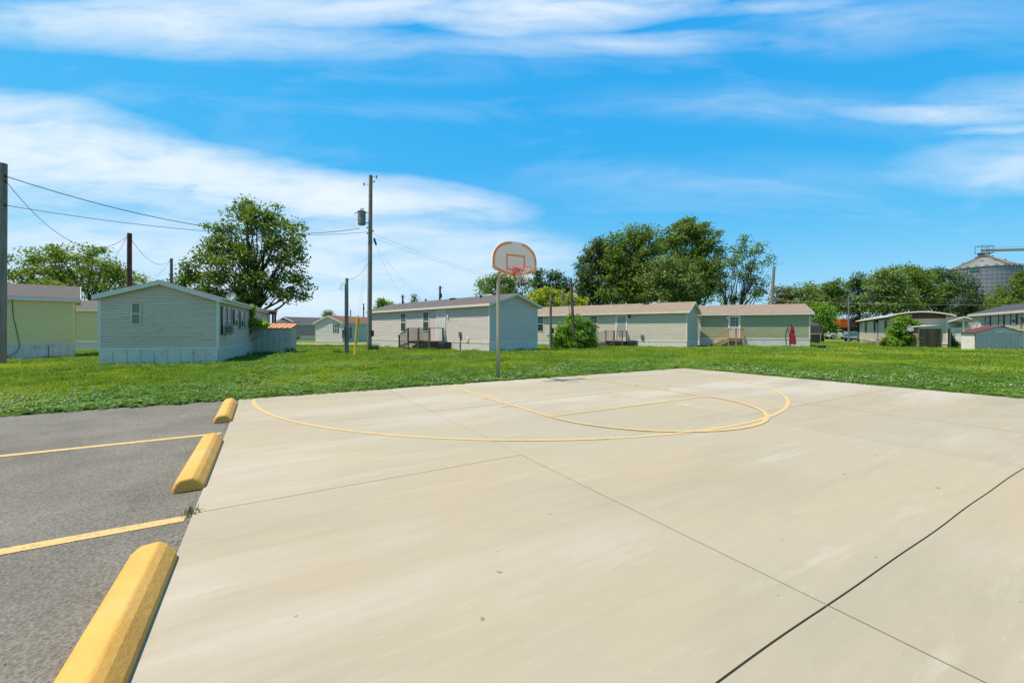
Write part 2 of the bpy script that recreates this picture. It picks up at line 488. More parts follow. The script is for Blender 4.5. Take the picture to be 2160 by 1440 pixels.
def concrete_mat():
    m = bpy.data.materials.new('concrete'); m.use_nodes = True
    N, L = m.node_tree.nodes, m.node_tree.links
    b = N['Principled BSDF']
    b.inputs['Roughness'].default_value = 0.8
    b.inputs['Specular IOR Level'].default_value = 0.25
    geo = N.new('ShaderNodeNewGeometry')
    mp = N.new('ShaderNodeMapping'); mp.inputs['Rotation'].default_value = (0, 0, -(PI / 2 - YAW))
    L.new(geo.outputs['Position'], mp.inputs[0])
    def noise(scale, stretch, detail=6, rough=0.6, loc=0.0):
        mm = N.new('ShaderNodeMapping'); mm.inputs['Scale'].default_value = stretch; mm.inputs['Location'].default_value = (loc, loc, 0)
        L.new(mp.outputs[0], mm.inputs[0])
        n = N.new('ShaderNodeTexNoise'); n.inputs['Scale'].default_value = scale; n.inputs['Detail'].default_value = detail; n.inputs['Roughness'].default_value = rough
        L.new(mm.outputs[0], n.inputs['Vector'])
        return n.outputs['Fac']
    def rng_(x, lo, hi, a=0.0, c=1.0):
        r = N.new('ShaderNodeMapRange'); r.inputs[1].default_value = lo; r.inputs[2].default_value = hi; r.inputs[3].default_value = a; r.inputs[4].default_value = c
        L.new(x, r.inputs[0]); return r.outputs[0]
    def mix(fac, c1, c2, bt='MIX'):
        x = N.new('ShaderNodeMixRGB'); x.blend_type = bt
        if isinstance(fac, float): x.inputs[0].default_value = fac
        else: L.new(fac, x.inputs[0])
        for i, c in ((1, c1), (2, c2)):
            if isinstance(c, tuple): x.inputs[i].default_value = (*c, 1)
            else: L.new(c, x.inputs[i])
        return x.outputs[0]
    c = mix(rng_(noise(0.30, (1, 1, 1), 3), 0.38, 0.62), (0.362, 0.298, 0.210), (0.385, 0.300, 0.190))
    # pale bloom in long soft sweeps, darker damp drifts, float marks, fine speckle
    c = mix(rng_(noise(0.36, (0.40, 1.3, 1), 7, 0.60, 5.0), 0.50, 0.66, 0, 0.85), c, (0.462, 0.390, 0.312))
    c = mix(rng_(noise(0.55, (0.35, 1.5, 1), 6, 0.6, 9.0), 0.53, 0.72, 0, 0.75), c, (0.290, 0.245, 0.165))
    c = mix(rng_(noise(1.6, (0.22, 1.8, 1), 8, 0.7, 14.0), 0.56, 0.72, 0, 0.45), c, (0.275, 0.228, 0.150))
    c = mix(rng_(noise(2.1, (0.25, 1.5, 1), 8, 0.7, 19.0), 0.57, 0.72, 0, 0.45), c, (0.50, 0.44, 0.36))
    c = mix(rng_(noise(7, (0.20, 2.0, 1), 6, 0.7, 2.0), 0.40, 0.75, 0, 0.22), c, (0.242, 0.205, 0.145))
    c = mix(rng_(noise(30, (0.20, 1.0, 1), 5, 0.7, 7.0), 0.60, 0.75, 0, 0.30), c, (0.50, 0.44, 0.35))
    c = mix(rng_(noise(240, (1, 1, 1), 3, 0.6, 1.0), 0.3, 0.7, 0, 0.20), c, (0.215, 0.18, 0.13))
    c = mix(rng_(noise(11, (1, 1, 1), 2, 0.5, 31.0), 0.745, 0.765, 0, 0.6), c, (0.13, 0.10, 0.07))
    # stains of each poured panel differ slightly
    oi = N.new('ShaderNodeObjectInfo')
    hsv = N.new('ShaderNodeHueSaturation'); L.new(c, hsv.inputs['Color'])
    L.new(rng_(oi.outputs['Random'], 0, 1, 0.92, 0.985), hsv.inputs['Value'])
    L.new(hsv.outputs[0], b.inputs['Base Color'])
    bp = N.new('ShaderNodeBump'); bp.inputs['Strength'].default_value = 0.25; bp.inputs['Distance'].default_value = 0.004
    L.new(noise(90, (0.3, 1.5, 1), 4), bp.inputs['Height']); L.new(bp.outputs[0], b.inputs['Normal'])
    MATS['concrete'] = m
concrete_mat()
def asphalt_mat():
    m = bpy.data.materials.new('asphalt'); m.use_nodes = True
    N, L = m.node_tree.nodes, m.node_tree.links
    b = N['Principled BSDF']; b.inputs['Roughness'].default_value = 0.85; b.inputs['Specular IOR Level'].default_value = 0.3
    geo = N.new('ShaderNodeNewGeometry')
    def tex(t, scale, **k):
        n = N.new(t); n.inputs['Scale'].default_value = scale
        for a, v in k.items(): n.inputs[a].default_value = v
        L.new(geo.outputs['Position'], n.inputs['Vector']); return n
    vo = tex('ShaderNodeTexVoronoi', 95)
    n1 = tex('ShaderNodeTexNoise', 1.2, Detail=8, Roughness=0.6)
    n2 = tex('ShaderNodeTexNoise', 60, Detail=6, Roughness=0.75)
    r1 = N.new('ShaderNodeValToRGB')
    r1.color_ramp.elements[0].color = (0.057, 0.047, 0.035, 1); r1.color_ramp.elements[0].position = 0.30
    r1.color_ramp.elements[1].color = (0.251, 0.216, 0.168, 1); r1.color_ramp.elements[1].position = 0.72
    L.new(n2.outputs['Fac'], r1.inputs[0])
    mx = N.new('ShaderNodeMixRGB'); mx.inputs[0].default_value = 0.45
    L.new(r1.outputs[0], mx.inputs[1])
    hv = N.new('ShaderNodeSeparateColor'); L.new(vo.outputs['Color'], hv.inputs[0])
    r2 = N.new('ShaderNodeValToRGB')
    r2.color_ramp.elements[0].color = (0.053, 0.045, 0.033, 1); r2.color_ramp.elements[1].color = (0.258, 0.220, 0.168, 1)
    L.new(hv.outputs[0], r2.inputs[0]); L.new(r2.outputs[0], mx.inputs[2])
    m3 = N.new('ShaderNodeMixRGB'); m3.blend_type = 'MULTIPLY'; m3.inputs[0].default_value = 1
    r3 = N.new('ShaderNodeMapRange'); r3.inputs[1].default_value = 0.3; r3.inputs[2].default_value = 0.7; r3.inputs[3].default_value = 0.72; r3.inputs[4].default_value = 1.16
    L.new(n1.outputs['Fac'], r3.inputs[0]); L.new(mx.outputs[0], m3.inputs[1]); L.new(r3.outputs[0], m3.inputs[2])
    L.new(m3.outputs[0], b.inputs['Base Color'])
    bp = N.new('ShaderNodeBump'); bp.inputs['Strength'].default_value = 0.9; bp.inputs['Distance'].default_value = 0.006
    L.new(n2.outputs['Fac'], bp.inputs['Height']); L.new(bp.outputs[0], b.inputs['Normal'])
    MATS['asphalt'] = m
asphalt_mat()
mat('court_paint', (0.60, 0.435, 0.14), 0.6, (0.60, 0.46, 0.20), 5, 1.2, dirt=((0.46, 0.385, 0.26), 14, 0.50, 0.66), bump=0.1)
mat('lot_paint', (0.60, 0.43, 0.15), 0.6, (0.60, 0.45, 0.20), 7, 1.2, dirt=((0.30, 0.24, 0.14), 34, 0.56, 0.70), bump=0.5, bscale=60)
mat('curb_paint', (0.68, 0.405, 0.090), 0.7, (0.60, 0.335, 0.070), 4, 1.2, bump=0.6, bscale=38, dirt=((0.62, 0.45, 0.17), 1.6, 0.52, 0.72), bdist=0.006)
mat('joint', (0.15, 0.115, 0.08), 0.95)

MU = [-0.4707, 2.379, 6.403, 8.622, 12.966]
LV = [-9.776, -6.709, -3.850, -0.977, 1.9, 4.8]
def quad_on_court(mb, u0, u1, v0, v1, z0, z1):
    p = [ct(u0, v0, z0), ct(u1, v0, z0), ct(u1, v1, z0), ct(u0, v1, z0), ct(u0, v0, z1), ct(u1, v0, z1), ct(u1, v1, z1), ct(u0, v1, z1)]
    mb.hexa(p)
b = MB(); quad_on_court(b, MU[0] + 0.01, MU[-1] - 0.01, LV[0] + 0.01, LV[-1], -0.2, -0.011)
court = struct(b.build('court_slab', 'joint', fix=True))
def joint_gap(v):
    return 0.0048 if abs(v - LV[3]) < 1e-6 else 0.0036
for i in range(len(MU) - 1):
    for j in range(len(LV) - 1):
        b = MB()
        gu = 0.0042
        # tiny level differences so that panel edges read
        dz = rng.uniform(-0.002, 0.0)
        v0, v1 = LV[j] + (joint_gap(LV[j]) if j else 0), LV[j + 1] - (joint_gap(LV[j + 1]) if j + 1 < len(LV) - 1 else 0)
        u0, u1 = MU[i] + (gu if i else 0), MU[i + 1] - (gu if i < len(MU) - 2 else 0)
        n = 24
        # the two long sides across the wide joint wander a little, like a hand-tooled edge
        top = []
        def wig(u, k):
            return 0.0035 * math.sin(u * 1.9 + 1.0) + 0.0025 * math.sin(u * 4.7 + 2.0) if k == 3 else 0.0
        for t in np.linspace(0, 1, n + 1):
            u = u0 + (u1 - u0) * t
            top.append(((u, v0 + wig(u, j)), (u, v1 + wig(u, j + 1))))
        base = len(b.v)
        for (a0, a1) in top:
            b.v += [tuple(ct(*a0, dz)), tuple(ct(*a1, dz)), tuple(ct(*a0, -0.14)), tuple(ct(*a1, -0.14))]
        for t in range(n):
            k = t * 4
            b.f += [(k, k + 1, k + 5, k + 4), (k, k + 4, k + 6, k + 2), (k + 1, k + 3, k + 7, k + 5)]
        b.f += [(0, 2, 3, 1), (4 * n, 4 * n + 1, 4 * n + 3, 4 * n + 2)]
        b.build('concrete_panel', 'concrete', court, fix=True)
def strip(name, pts, w, z, m, parent):
    """flat painted strip along a list of (u, v)"""
    b = MB()
    P = [Vector((p[0], p[1])) for p in pts]
    n = len(P)
    for i in range(n):
        d = (P[min(i + 1, n - 1)] - P[max(i - 1, 0)]).normalized()
        q = Vector((-d.y, d.x)) * (w / 2)
        b.v += [tuple(ct(*(P[i] + q), z)), tuple(ct(*(P[i] - q), z))]
    for i in range(n - 1):
        b.f.append((2 * i, 2 * i + 1, 2 * i + 3, 2 * i + 2))
    return b.build(name, m, parent)
UC, VR, R3, R2, FT = 5.798, -9.517, 6.02, 1.968, -5.351
arc = []
for a in np.linspace(0, PI, 120):
    u, v = UC - R3 * math.cos(a), VR + R3 * math.sin(a)
    arc.append((u, v))
arc = [p for p in arc if p[1] > LV[0] + 0.1]
arc = [(UC - R3, LV[0] + 0.12)] + arc + [(UC + R3, LV[0] + 0.12)]
strip('three_point_line', arc, 0.066, 0.004, 'court_paint', court)
strip('free_throw_circle', [(UC - R2 * math.cos(a), FT + 0.04 + R2 * math.sin(a)) for a in np.linspace(0.02, PI - 0.02, 60)], 0.07, 0.008, 'court_paint', court)
strip('lane_line', [(UC - R2, LV[0] + 0.06), (UC - R2, FT + 0.04)], 0.07, 0.004, 'court_paint', court)
strip('lane_line', [(UC + R2, LV[0] + 0.06), (UC + R2, FT + 0.04)], 0.07, 0.004, 'court_paint', court)
strip('free_throw_line', [(UC - R2 + 0.036, FT), (UC + R2 - 0.036, FT)], 0.07, 0.004, 'court_paint', court)
for sgn in (-1, 1):
    for v, wv_ in ((-9.05, 0.2), (-8.25, 0.05), (-7.35, 0.05), (-6.45, 0.05)):
        u0 = UC + sgn * (R2 + 0.036)
        strip('lane_mark', [(u0, v), (u0 + sgn * 0.2, v)], wv_, 0.004, 'court_paint', court)
# asphalt lot to the left of the court
b = MB(); quad_on_court(b, -14, MU[0] - 0.004, LV[0] - 0.05, LV[-1], -0.16, -0.012)
lot = struct(b.build('parking_lot', 'asphalt', fix=True))
c1 = gp(467, 912); c2 = gp(390, 1090)
for c in (c1, c2):
    u, v = c.dot(EU), c.dot(EV)
    strip('parking_stripe', [(u, v), (u - 5.5, v)], 0.105, -0.008, 'lot_paint', lot)

# wheel stops
def make_curb():
    prof = [(-0.115, 0), (-0.112, 0.042), (-0.092, 0.090), (-0.060, 0.118), (0.030, 0.127), (0.068, 0.100), (0.108, 0.050), (0.114, 0.018), (0.115, 0)]
    b = MB()
    Ls = [(0.0, 0.86, 0.86), (0.018, 0.95, 0.96), (0.05, 1.0, 1.0)]
    half = 0.9
    sec = [(-half + a, sx, sz) for a, sx, sz in Ls] + [(0.0, 1, 1)] + [(half - a, sx, sz) for a, sx, sz in Ls[::-1]]
    n = len(prof)
    for y, sx, sz in sec:
        for (px, pz) in prof:
            b.v.append((px * (sx if abs(px) > 0.08 or True else 1), y, pz * sz))
    for i in range(len(sec) - 1):
        for k in range(n):
            k2 = (k + 1) % n
            b.f.append((i * n + k, i * n + k2, (i + 1) * n + k2, (i + 1) * n + k))
    b.f.append(tuple(range(n))[::-1]); b.f.append(tuple((len(sec) - 1) * n + k for k in range(n)))
    return b
cur_near2, cur_step = Vector((-2.735, 3.515, 0)), 3.03
curb_me = None
rot_c = math.atan2(-EV.y, -EV.x) - PI / 2
labs = {-1: "nearest of the three yellow wheel stops, cut off by the bottom edge",
        0: "middle yellow concrete wheel stop, between the two painted stripes",
        1: "farthest yellow wheel stop, touching the lawn at the court corner"}
for k in (0, -1, 1):
    c = cur_near2 - EV * (0.9 + k * cur_step)
    if curb_me is None:
        o = make_curb().build('parking_curb', 'curb_paint', fix=True, bevel=0.010); curb_me = o
    else:
        o = curb_me.copy(); COL.objects.link(o)
    o.location = (c.x, c.y, -0.012)
    o.rotation_euler = (0, 0, rot_c + (0.01 if k == 1 else 0))
    tag(o, labs[k], 'wheel stop', 'yellow wheel stops along the court edge')

# far park road, left and right
mat('road', (0.30, 0.28, 0.255), 0.9, (0.25, 0.235, 0.215), 2, 1.0, bump=0.2, bscale=30)
b = MB()
def road_strip(b, pts, w, dz):
    for i in range(len(pts) - 1):
        a, c = Vector(pts[i]), Vector(pts[i + 1])
        for k in range(4):
            o0, o1 = w * (k / 4 - 0.5), w * ((k + 1) / 4 - 0.5)
            b.poly([(a.x, a.y + o0, G(a.y + o0) + dz), (c.x, c.y + o0, G(c.y + o0) + dz), (c.x, c.y + o1, G(c.y + o1) + dz), (a.x, a.y + o1, G(a.y + o1) + dz)])
road_strip(b, [(-46, 49.2), (-30, 49.3), (-16, 50.5), (-4, 52)], 10.5, 0.0)
struct(b.build('road', 'road'))
b = MB()
road_strip(b, [(44, 66), (58, 64.5), (100, 62)], 4.0, 0.0)
struct(b.build('road', 'road'))
mat('embankment', (0.07, 0.13, 0.02), 0.9, (0.05, 0.09, 0.02), 0.6)
b = MB()
b.prism([(112, -0.5), (117, 1.15), (124, 1.15), (130, -0.5)], lambda y, z, x: (x, y, z), 60, 260)
struct(b.build('railway_embankment', 'embankment', fix=True))

# ------------------------------------------------------------------ mobile homes
def wall_s(ox, oy, dx, dy, px):
    k = (px - 1080) / F
    return (k * oy - ox) / (dx - k * dy)
class Home:
    """local frame: x along the long wall, y into the house, z up; origin on the ground at the left end of the long wall"""
    def __init__(s, label, origin, theta, L, W, zs, ze, zr, sid, roof, skirt='skirt_white', pitch=0.15, oh=0.25, ohg=0.25,
                 bow=False, flat=False, panels=('F',), pw=0.4, group=None, rib=True, fascia=0.13, cat='mobile home', trim='white_trim', name='mobile_home'):
        s.L, s.W, s.zs, s.ze, s.zr = L, W, zs, ze, zr
        s.o = Vector(origin); s.th = theta
        s.dx, s.dy = math.cos(theta), math.sin(theta)
        s.root = thing(name, label, cat, origin, theta, group)
        s.bow, s.sid, s.trim = bow, sid, trim
        b = MB()
        s.boards(b, 'F', zs, ze, pitch, flat); s.boards(b, 'B', zs, ze, 99, True)
        s.boards(b, 'G0', zs, zr, pitch, flat); s.boards(b, 'G1', zs, zr, pitch, flat)
        s.wall = b.build('wall', sid, s.root)
        # skirt
        low = -0.35
        rest = MB()
        me = {}
        for w in ('F', 'G0', 'G1', 'B'):
            n = L if w in 'FB' else W
            if w in panels:
                cnt = max(1, round(n / pw)); ww = n / cnt
                if w not in me:
                    q = MB()
                    if rib:
                        for k in range(2):
                            a = ww * k / 2; c = ww * (k + 1) / 2; m_ = a + 0.72 * (c - a)
                            for (x0, x1, o0, o1) in ((a + 0.004, m_, 0, 0), (m_, m_ + 0.012, 0, 0.014), (m_ + 0.012, c - 0.016, 0.014, 0.014), (c - 0.016, c - 0.004, 0.014, 0)):
                                q.poly([(x0, -o0, low), (x1, -o1, low), (x1, -o1, zs), (x0, -o0, zs)])
                    else:
                        q.box(0.012, ww - 0.012, -0.012, 0.004, low, zs)
                        q.box(ww - 0.012, ww, -0.02, 0.004, low, zs)
                    me[w] = q.mesh('skirt_panel')
                for i in range(cnt):
                    o = link('skirt_panel', me[w], skirt, s.root)
                    if w == 'F':
                        o.location = (i * ww, -0.012, 0)
                    elif w == 'G1':
                        o.location = (L + 0.012, i * ww, 0); o.rotation_euler = (0, 0, PI / 2)
                    else:
                        o.location = (-0.012, W - i * ww, 0); o.rotation_euler = (0, 0, -PI / 2)
            s.wq(rest, w, 0, n, 0, low, zs)
        rest.build('skirting', skirt, s.root)
        # trim strip above the skirt and corner posts
        b = MB()
        for w in ('F', 'G0', 'G1', 'B'):
            n = L if w in 'FB' else W
            s.wbox(b, w, -0.02 if w in 'FB' else 0.0, n + (0.02 if w in 'FB' else 0), 0.0, 0.035, zs - 0.03, zs + 0.10)
        b.build('trim_band', trim, s.root)
        cm = MB(); cm.box(-0.05, 0.05, -0.05, 0.05, zs + 0.103, ze - 0.02)
        cme = cm.mesh('corner_trim')
        for (x, y) in ((0.025, 0.025), (L - 0.025, 0.025), (0.025, W - 0.025), (L - 0.025, W - 0.025)):
            o = link('corner_trim', cme, trim if sid != 'siding_yellow' else sid, s.root); o.location = (x, y, 0)
        # roof
        n = 10 if bow else 2
        ys = [-oh + (W + 2 * oh) * i / n for i in range(n + 1)]
        zt = [s.prof(y, True) + 0.05 for y in ys]
        b = MB()
        for i in range(n):
            p = [(-ohg, ys[i], zt[i]), (L + ohg, ys[i], zt[i]), (L + ohg, ys[i + 1], zt[i + 1]), (-ohg, ys[i + 1], zt[i + 1])]
            b.hexa([(x, y, z) for x, y, z in p] + [(x, y, z + 0.045) for x, y, z in p])
        s.roof = b.build('roof', roof, s.root)
        fh = fascia
        for x0, x1 in ((-ohg - 0.025, -ohg), (L + ohg, L + ohg + 0.025)):    # rake boards on both ends
            b = MB()
            for i in range(n):
                z0, z1 = zt[i], zt[i + 1]
                b.hexa([(x0, ys[i], z0 - fh), (x1, ys[i], z0 - fh), (x1, ys[i + 1], z1 - fh), (x0, ys[i + 1], z1 - fh),
                        (x0, ys[i], z0 + 0.035), (x1, ys[i], z0 + 0.035), (x1, ys[i + 1], z1 + 0.035), (x0, ys[i + 1], z1 + 0.035)])
            b.build('rake_board', trim, s.root)
        b = MB()
        b.box(-ohg - 0.02, L + ohg + 0.02, -oh - 0.025, -oh, zt[0] - fh, zt[0] + 0.03)
        b.box(-ohg - 0.02, L + ohg + 0.02, W + oh, W + oh + 0.025, zt[-1] - fh, zt[-1] + 0.03)
        b.build('fascia', trim, s.root)
        b = MB()
        for i in range(n):    # soffit under the gable overhangs, and along the eaves
            for x0, x1 in ((-ohg, 0), (L, L + ohg)):
                z0, z1 = zt[i] - fh + 0.03, zt[i + 1] - fh + 0.03
                b.poly([(x0, ys[i], z0), (x1, ys[i], z0), (x1, ys[i + 1], z1), (x0, ys[i + 1], z1)])
        for y0, y1, zz in ((-oh, 0, zt[0]), (W, W + oh, zt[-1])):
            b.box(0.001, L - 0.001, y0, y1, zz - fh + 0.02, zz - fh + 0.035)
        b.build('soffit', trim, s.root)
    def prof(s, y, over=False):
        t = y / s.W
        if s.bow:
            z = s.ze + (s.zr - s.ze) * (1 - (2 * t - 1) ** 2)
        else:
            z = s.ze + (s.zr - s.ze) * (1 - abs(2 * t - 1))
        return z
    def inv(s, z):
        """horizontal inset of the gable at height z"""
        if z <= s.ze:
            return 0.0
        f = min(1.0, (z - s.ze) / (s.zr - s.ze))
        return s.W / 2 * ((1 - math.sqrt(max(0, 1 - f))) if s.bow else f)
    def P(s, w, a, o, z):
        if w == 'F': return (a, -o, z)
        if w == 'B': return (s.L - a, s.W + o, z)
        if w == 'G1': return (s.L + o, a, z)
        return (-o, s.W - a, z)
    def wq(s, b, w, a0, a1, o, z0, z1):
        b.poly([s.P(w, a0, o, z0), s.P(w, a1, o, z0), s.P(w, a1, o, z1), s.P(w, a0, o, z1)])
    def wbox(s, b, w, a0, a1, o0, o1, z0, z1):
        b.hexa([s.P(w, a0, o1, z0), s.P(w, a1, o1, z0), s.P(w, a1, o0, z0), s.P(w, a0, o0, z0),
                s.P(w, a0, o1, z1), s.P(w, a1, o1, z1), s.P(w, a1, o0, z1), s.P(w, a0, o0, z1)])
    def boards(s, b, w, z0, z1, pitch, flat):
        n = s.L if w in 'FB' else s.W
        z = z0
        if flat and pitch > 1:
            pitch = (s.ze - z0) / 1.0 if w in 'FB' else 0.5
        while z < z1 - 1e-6:
            zn = min(z + pitch, z1)
            if w in ('G0', 'G1') and z < s.ze - 1e-6 < zn:
                zn = s.ze
            a0, a1 = (s.inv(z), s.inv(zn)) if w in ('G0', 'G1') else (0, 0)
            ob, ot = (0, 0) if flat else (0.024, 0.004)
            if n - 2 * a0 < 0.02:
                break
            g_ = 0 if flat else min(0.016, (zn - z) * 0.4)
            b.poly([s.P(w, a0, ob, z + g_), s.P(w, n - a0, ob, z + g_), s.P(w, n - a1, ot, zn), s.P(w, a1, ot, zn)])
            if not flat:
                b.poly([s.P(w, a0, -0.02, z + g_), s.P(w, n - a0, -0.02, z + g_), s.P(w, n - a0, ob, z + g_), s.P(w, a0, ob, z + g_)])
                b.poly([s.P(w, a0, -0.02, z), s.P(w, n - a0, -0.02, z), s.P(w, n - a0, -0.02, z + g_), s.P(w, a0, -0.02, z + g_)])
            z = zn
    def s_at(s, w, px):
        """position along a wall seen at a photo column"""
        c, d = s.dx, s.dy
        if w == 'F':
            return wall_s(s.o.x, s.o.y, c, d, px)
        if w == 'G1':
            return wall_s(s.o.x + c * s.L, s.o.y + d * s.L, -d, c, px)
        return s.W - wall_s(s.o.x, s.o.y, -d, c, px)
    def depth(s, w, a):
        p = Vector(s.P(w, a, 0, 0))
        return s.o.y + s.dy * p.x + s.dx * p.y
    def z_at(s, w, a, py):
        return H + (HY - py) * s.depth(w, a) / F - s.o.z
    def window(s, w, px0, px1, py0, py1, shut=None, grid=False, glass='glass_blind', low='glass', fr='white_paint', bars=1, sw=0.33, abs_=None):
        if abs_:
            a0, a1, z0, z1 = abs_
        else:
            a0, a1 = sorted((s.s_at(w, px0), s.s_at(w, px1)))
            am = (a0 + a1) / 2
            z1, z0 = s.z_at(w, am, py0), s.z_at(w, am, py1)
        f = 0.055
        b = MB()
        s.wbox(b, w, a0, a0 + f, 0, 0.055, z0, z1); s.wbox(b, w, a1 - f, a1, 0, 0.055, z0, z1)
        s.wbox(b, w, a0 + f, a1 - f, 0, 0.055, z0, z0 + f); s.wbox(b, w, a0 + f, a1 - f, 0, 0.055, z1 - f, z1)
        zm = (z0 + z1) / 2
        s.wbox(b, w, a0 + f, a1 - f, 0, 0.045, zm - 0.025, zm + 0.025)
        if grid:
            am = (a0 + a1) / 2
            s.wbox(b, w, am - 0.01, am + 0.01, 0.0, 0.042, zm + 0.025, z1 - f)
            zz = (zm + z1 - f) / 2
            s.wbox(b, w, a0 + f, am - 0.01, 0.0, 0.042, zz - 0.01, zz + 0.01)
            s.wbox(b, w, am + 0.01, a1 - f, 0.0, 0.042, zz - 0.01, zz + 0.01)
        win = b.build('window', fr, s.root)
        b = MB(); s.wbox(b, w, a0 + f, a1 - f, 0, 0.034, zm + 0.025, z1 - f); b.build('pane', glass, win)
        b = MB(); s.wbox(b, w, a0 + f, a1 - f, 0, 0.031, z0 + f, zm - 0.025); b.build('pane', low, win)
        if shut:
            for c0 in (a0 - sw - 0.01, a1 + 0.01):
                b = MB(); s.wbox(b, w, c0, c0 + sw, 0, 0.05, z0 - 0.03, z1 + 0.03)
                b.build('shutter', shut, s.root)
        return win
    def door(s, w, px0, px1, py0, z0, m='door_white', lites=False, storm=False, abs_=None):
        a0, a1 = sorted((s.s_at(w, px0), s.s_at(w, px1))) if not abs_ else abs_
        am = (a0 + a1) / 2
        z1 = s.z_at(w, am, py0)
        f = 0.09
        b = MB()
        s.wbox(b, w, a0, a0 + f, 0, 0.06, z0, z1); s.wbox(b, w, a1 - f, a1, 0, 0.06, z0, z1); s.wbox(b, w, a0 + f, a1 - f, 0, 0.06, z1 - f, z1)
        b.build('door_frame', 'white_paint', s.root)
        b = MB(); s.wbox(b, w, a0 + f, a1 - f, 0, 0.038, z0, z1 - f)
        d = b.build('door', m, s.root)
        c0, c1, ht = a0 + f + 0.09, a1 - f - 0.09, z1 - f - z0
        if storm:
            b = MB(); s.wbox(b, w, c0, c1, 0.0, 0.044, z0 + ht * 0.12, z1 - f - 0.08); b.build('door_glass', 'door_sage', d)
        elif lites:
            b = MB(); s.wbox(b, w, c0 + 0.02, c1 - 0.02, 0, 0.044, z0 + ht * 0.52, z0 + ht * 0.93); b.build('door_glass', 'glass', d)
            b = MB()
            for k in (1, 2):
                x = c0 + (c1 - c0) * k / 3; s.wbox(b, w, x - 0.012, x + 0.012, 0, 0.052, z0 + ht * 0.52, z0 + ht * 0.93)
                z = z0 + ht * (0.52 + 0.41 * k / 3); s.wbox(b, w, c0 + 0.02, c1 - 0.02, 0, 0.050, z - 0.012, z + 0.012)
            b.build('muntin', 'white_paint', d)
        else:
            b = MB()
            cm = (c0 + c1) / 2
            for zz0, zz1 in ((0.06, 0.34), (0.40, 0.72), (0.78, 0.94)):
                for e0, e1 in ((c0, cm - 0.03), (cm + 0.03, c1)):
                    s.wbox(b, w, e0, e1, 0, 0.048, z0 + ht * zz0, z0 + ht * zz1)
            b.build('door_panel', m, d)
        b = MB(); p = Vector(s.P(w, a0 + f + 0.07, 0.07, z0 + ht * 0.47)); b.tube([p + Vector((0, 0, -0.03)), p + Vector((0, 0, 0.03))], 0.03, 8)
        b.build('door_handle', 'metal_dark', d)
        return a0, a1
    def wall_item(s, name, w, a0, a1, o0, o1, z0, z1, m, bevel=0.0):
        b = MB(); s.wbox(b, w, a0, a1, o0, o1, z0, z1)
        return b.build(name, m, s.root, fix=True, bevel=bevel)
    def vent(s, px, frac, kind='pipe'):
        """roof vent on the front slope, frac 0 at the eave and 1 at the ridge"""
        a = s.s_at('F', px)
        y = s.W / 2 * frac; z = s.prof(y) + 0.09
        b = MB()
        if kind == 'pipe':
            b.tube([(a, y, z - 0.06), (a, y, z + 0.16)], 0.045, 8); b.tube([(a, y, z + 0.16), (a, y, z + 0.19), (a, y, z + 0.22)], [0.085, 0.09, 0.03], 8)
            b.build('roof_vent', 'galv', s.root)
        elif kind == 'white':
            b.tube([(a, y, z - 0.06), (a, y, z + 0.14)], 0.05, 8); b.tube([(a, y, z + 0.14), (a, y, z + 0.24)], [0.10, 0.07], 8)
            b.build('roof_vent', 'white_trim', s.root)
        elif kind == 'dark':
            b.tube([(a, y, z - 0.06), (a, y, z + 0.12)], 0.06, 8); b.tube([(a, y, z + 0.12), (a, y, z + 0.2)], [0.13, 0.10], 8)
            b.build('roof_vent', 'metal_dark', s.root)
        else:
            b.box(a - 0.28, a + 0.28, y - 0.2, y + 0.2, z - 0.04, z + 0.09)
            b.build('roof_hatch', 'metal_dark', s.root, fix=True, bevel=0.02)

GH = 'mobile homes around the lawn'
# sage home on the left
oX, oY = -12.7, 18.0
th1 = math.atan2(0.925, -0.38)
h1 = Home('sage green mobile home with its gable end and one small window towards the court', (oX, oY, -0.02), th1, 14.0, 3.97, 0.60, 2.72, 3.36,
          'siding_sage', 'roof_dark', 'skirt_grey', pitch=0.102, oh=0.13, ohg=0.16, panels=('F', 'G0'), pw=0.44, group=GH, rib=False, fascia=0.15)
h1.window('G0', 276.5, 299, 637.5, 685, glass='glass_sage', low='glass_sage', fr='siding_sage')
for px0, px1 in ((464.8, 471.8), (475.5, 482.2)):
    a0, a1 = h1.s_at('F', px0), h1.s_at('F', px1)
    h1.window('F', 0, 0, 0, 0, shut='shutter', sw=0.26, glass='glass_blind', abs_=(a0 + 0.28, max(a1 - 0.28, a0 + 0.75), 1.22, 2.42))
for px0, px1 in ((490.5, 497), (503.5, 508)):
    a0, a1 = h1.s_at('F', px0), h1.s_at('F', px1)
    h1.window('F', 0, 0, 0, 0, shut='shutter', sw=0.3, glass='glass_blind', abs_=(a0 + 0.3, a0 + 1.0, 1.5, 2.35))
a_ac = h1.s_at('F', 468.5) + 0.05
h1.gutter = h1.wall_item('gutter', 'F', -0.1, 14.0, 0.16, 0.25, 2.70, 2.78, 'white_trim')
ac = MB(); ac.hexa([h1.P('F', a_ac + x, o, z) for z in (1.22, 1.62) for x, o in ((0, 0.45), (0.55, 0.45), (0.55, 0.03), (0, 0.03))])
aco = ac.build('window_air_conditioner', 'ac_beige', None, fix=True, bevel=0.015)
aco.matrix_world = Matrix.Translation(h1.o) @ Matrix.Rotation(th1, 4, 'Z')
tag(aco, 'beige air conditioner sticking out of the side window of the sage home', 'air conditioner')
b = MB()
for k in range(7):
    z = 1.28 + 0.045 * k
    b.hexa([h1.P('F', a_ac - d, o, zz) for zz in (z, z + 0.02) for d, o in ((0.002, 0.40), (0.012, 0.40), (0.012, 0.10), (0.002, 0.10))])
g = b.build('grille', 'ac_dark', aco, fix=True)

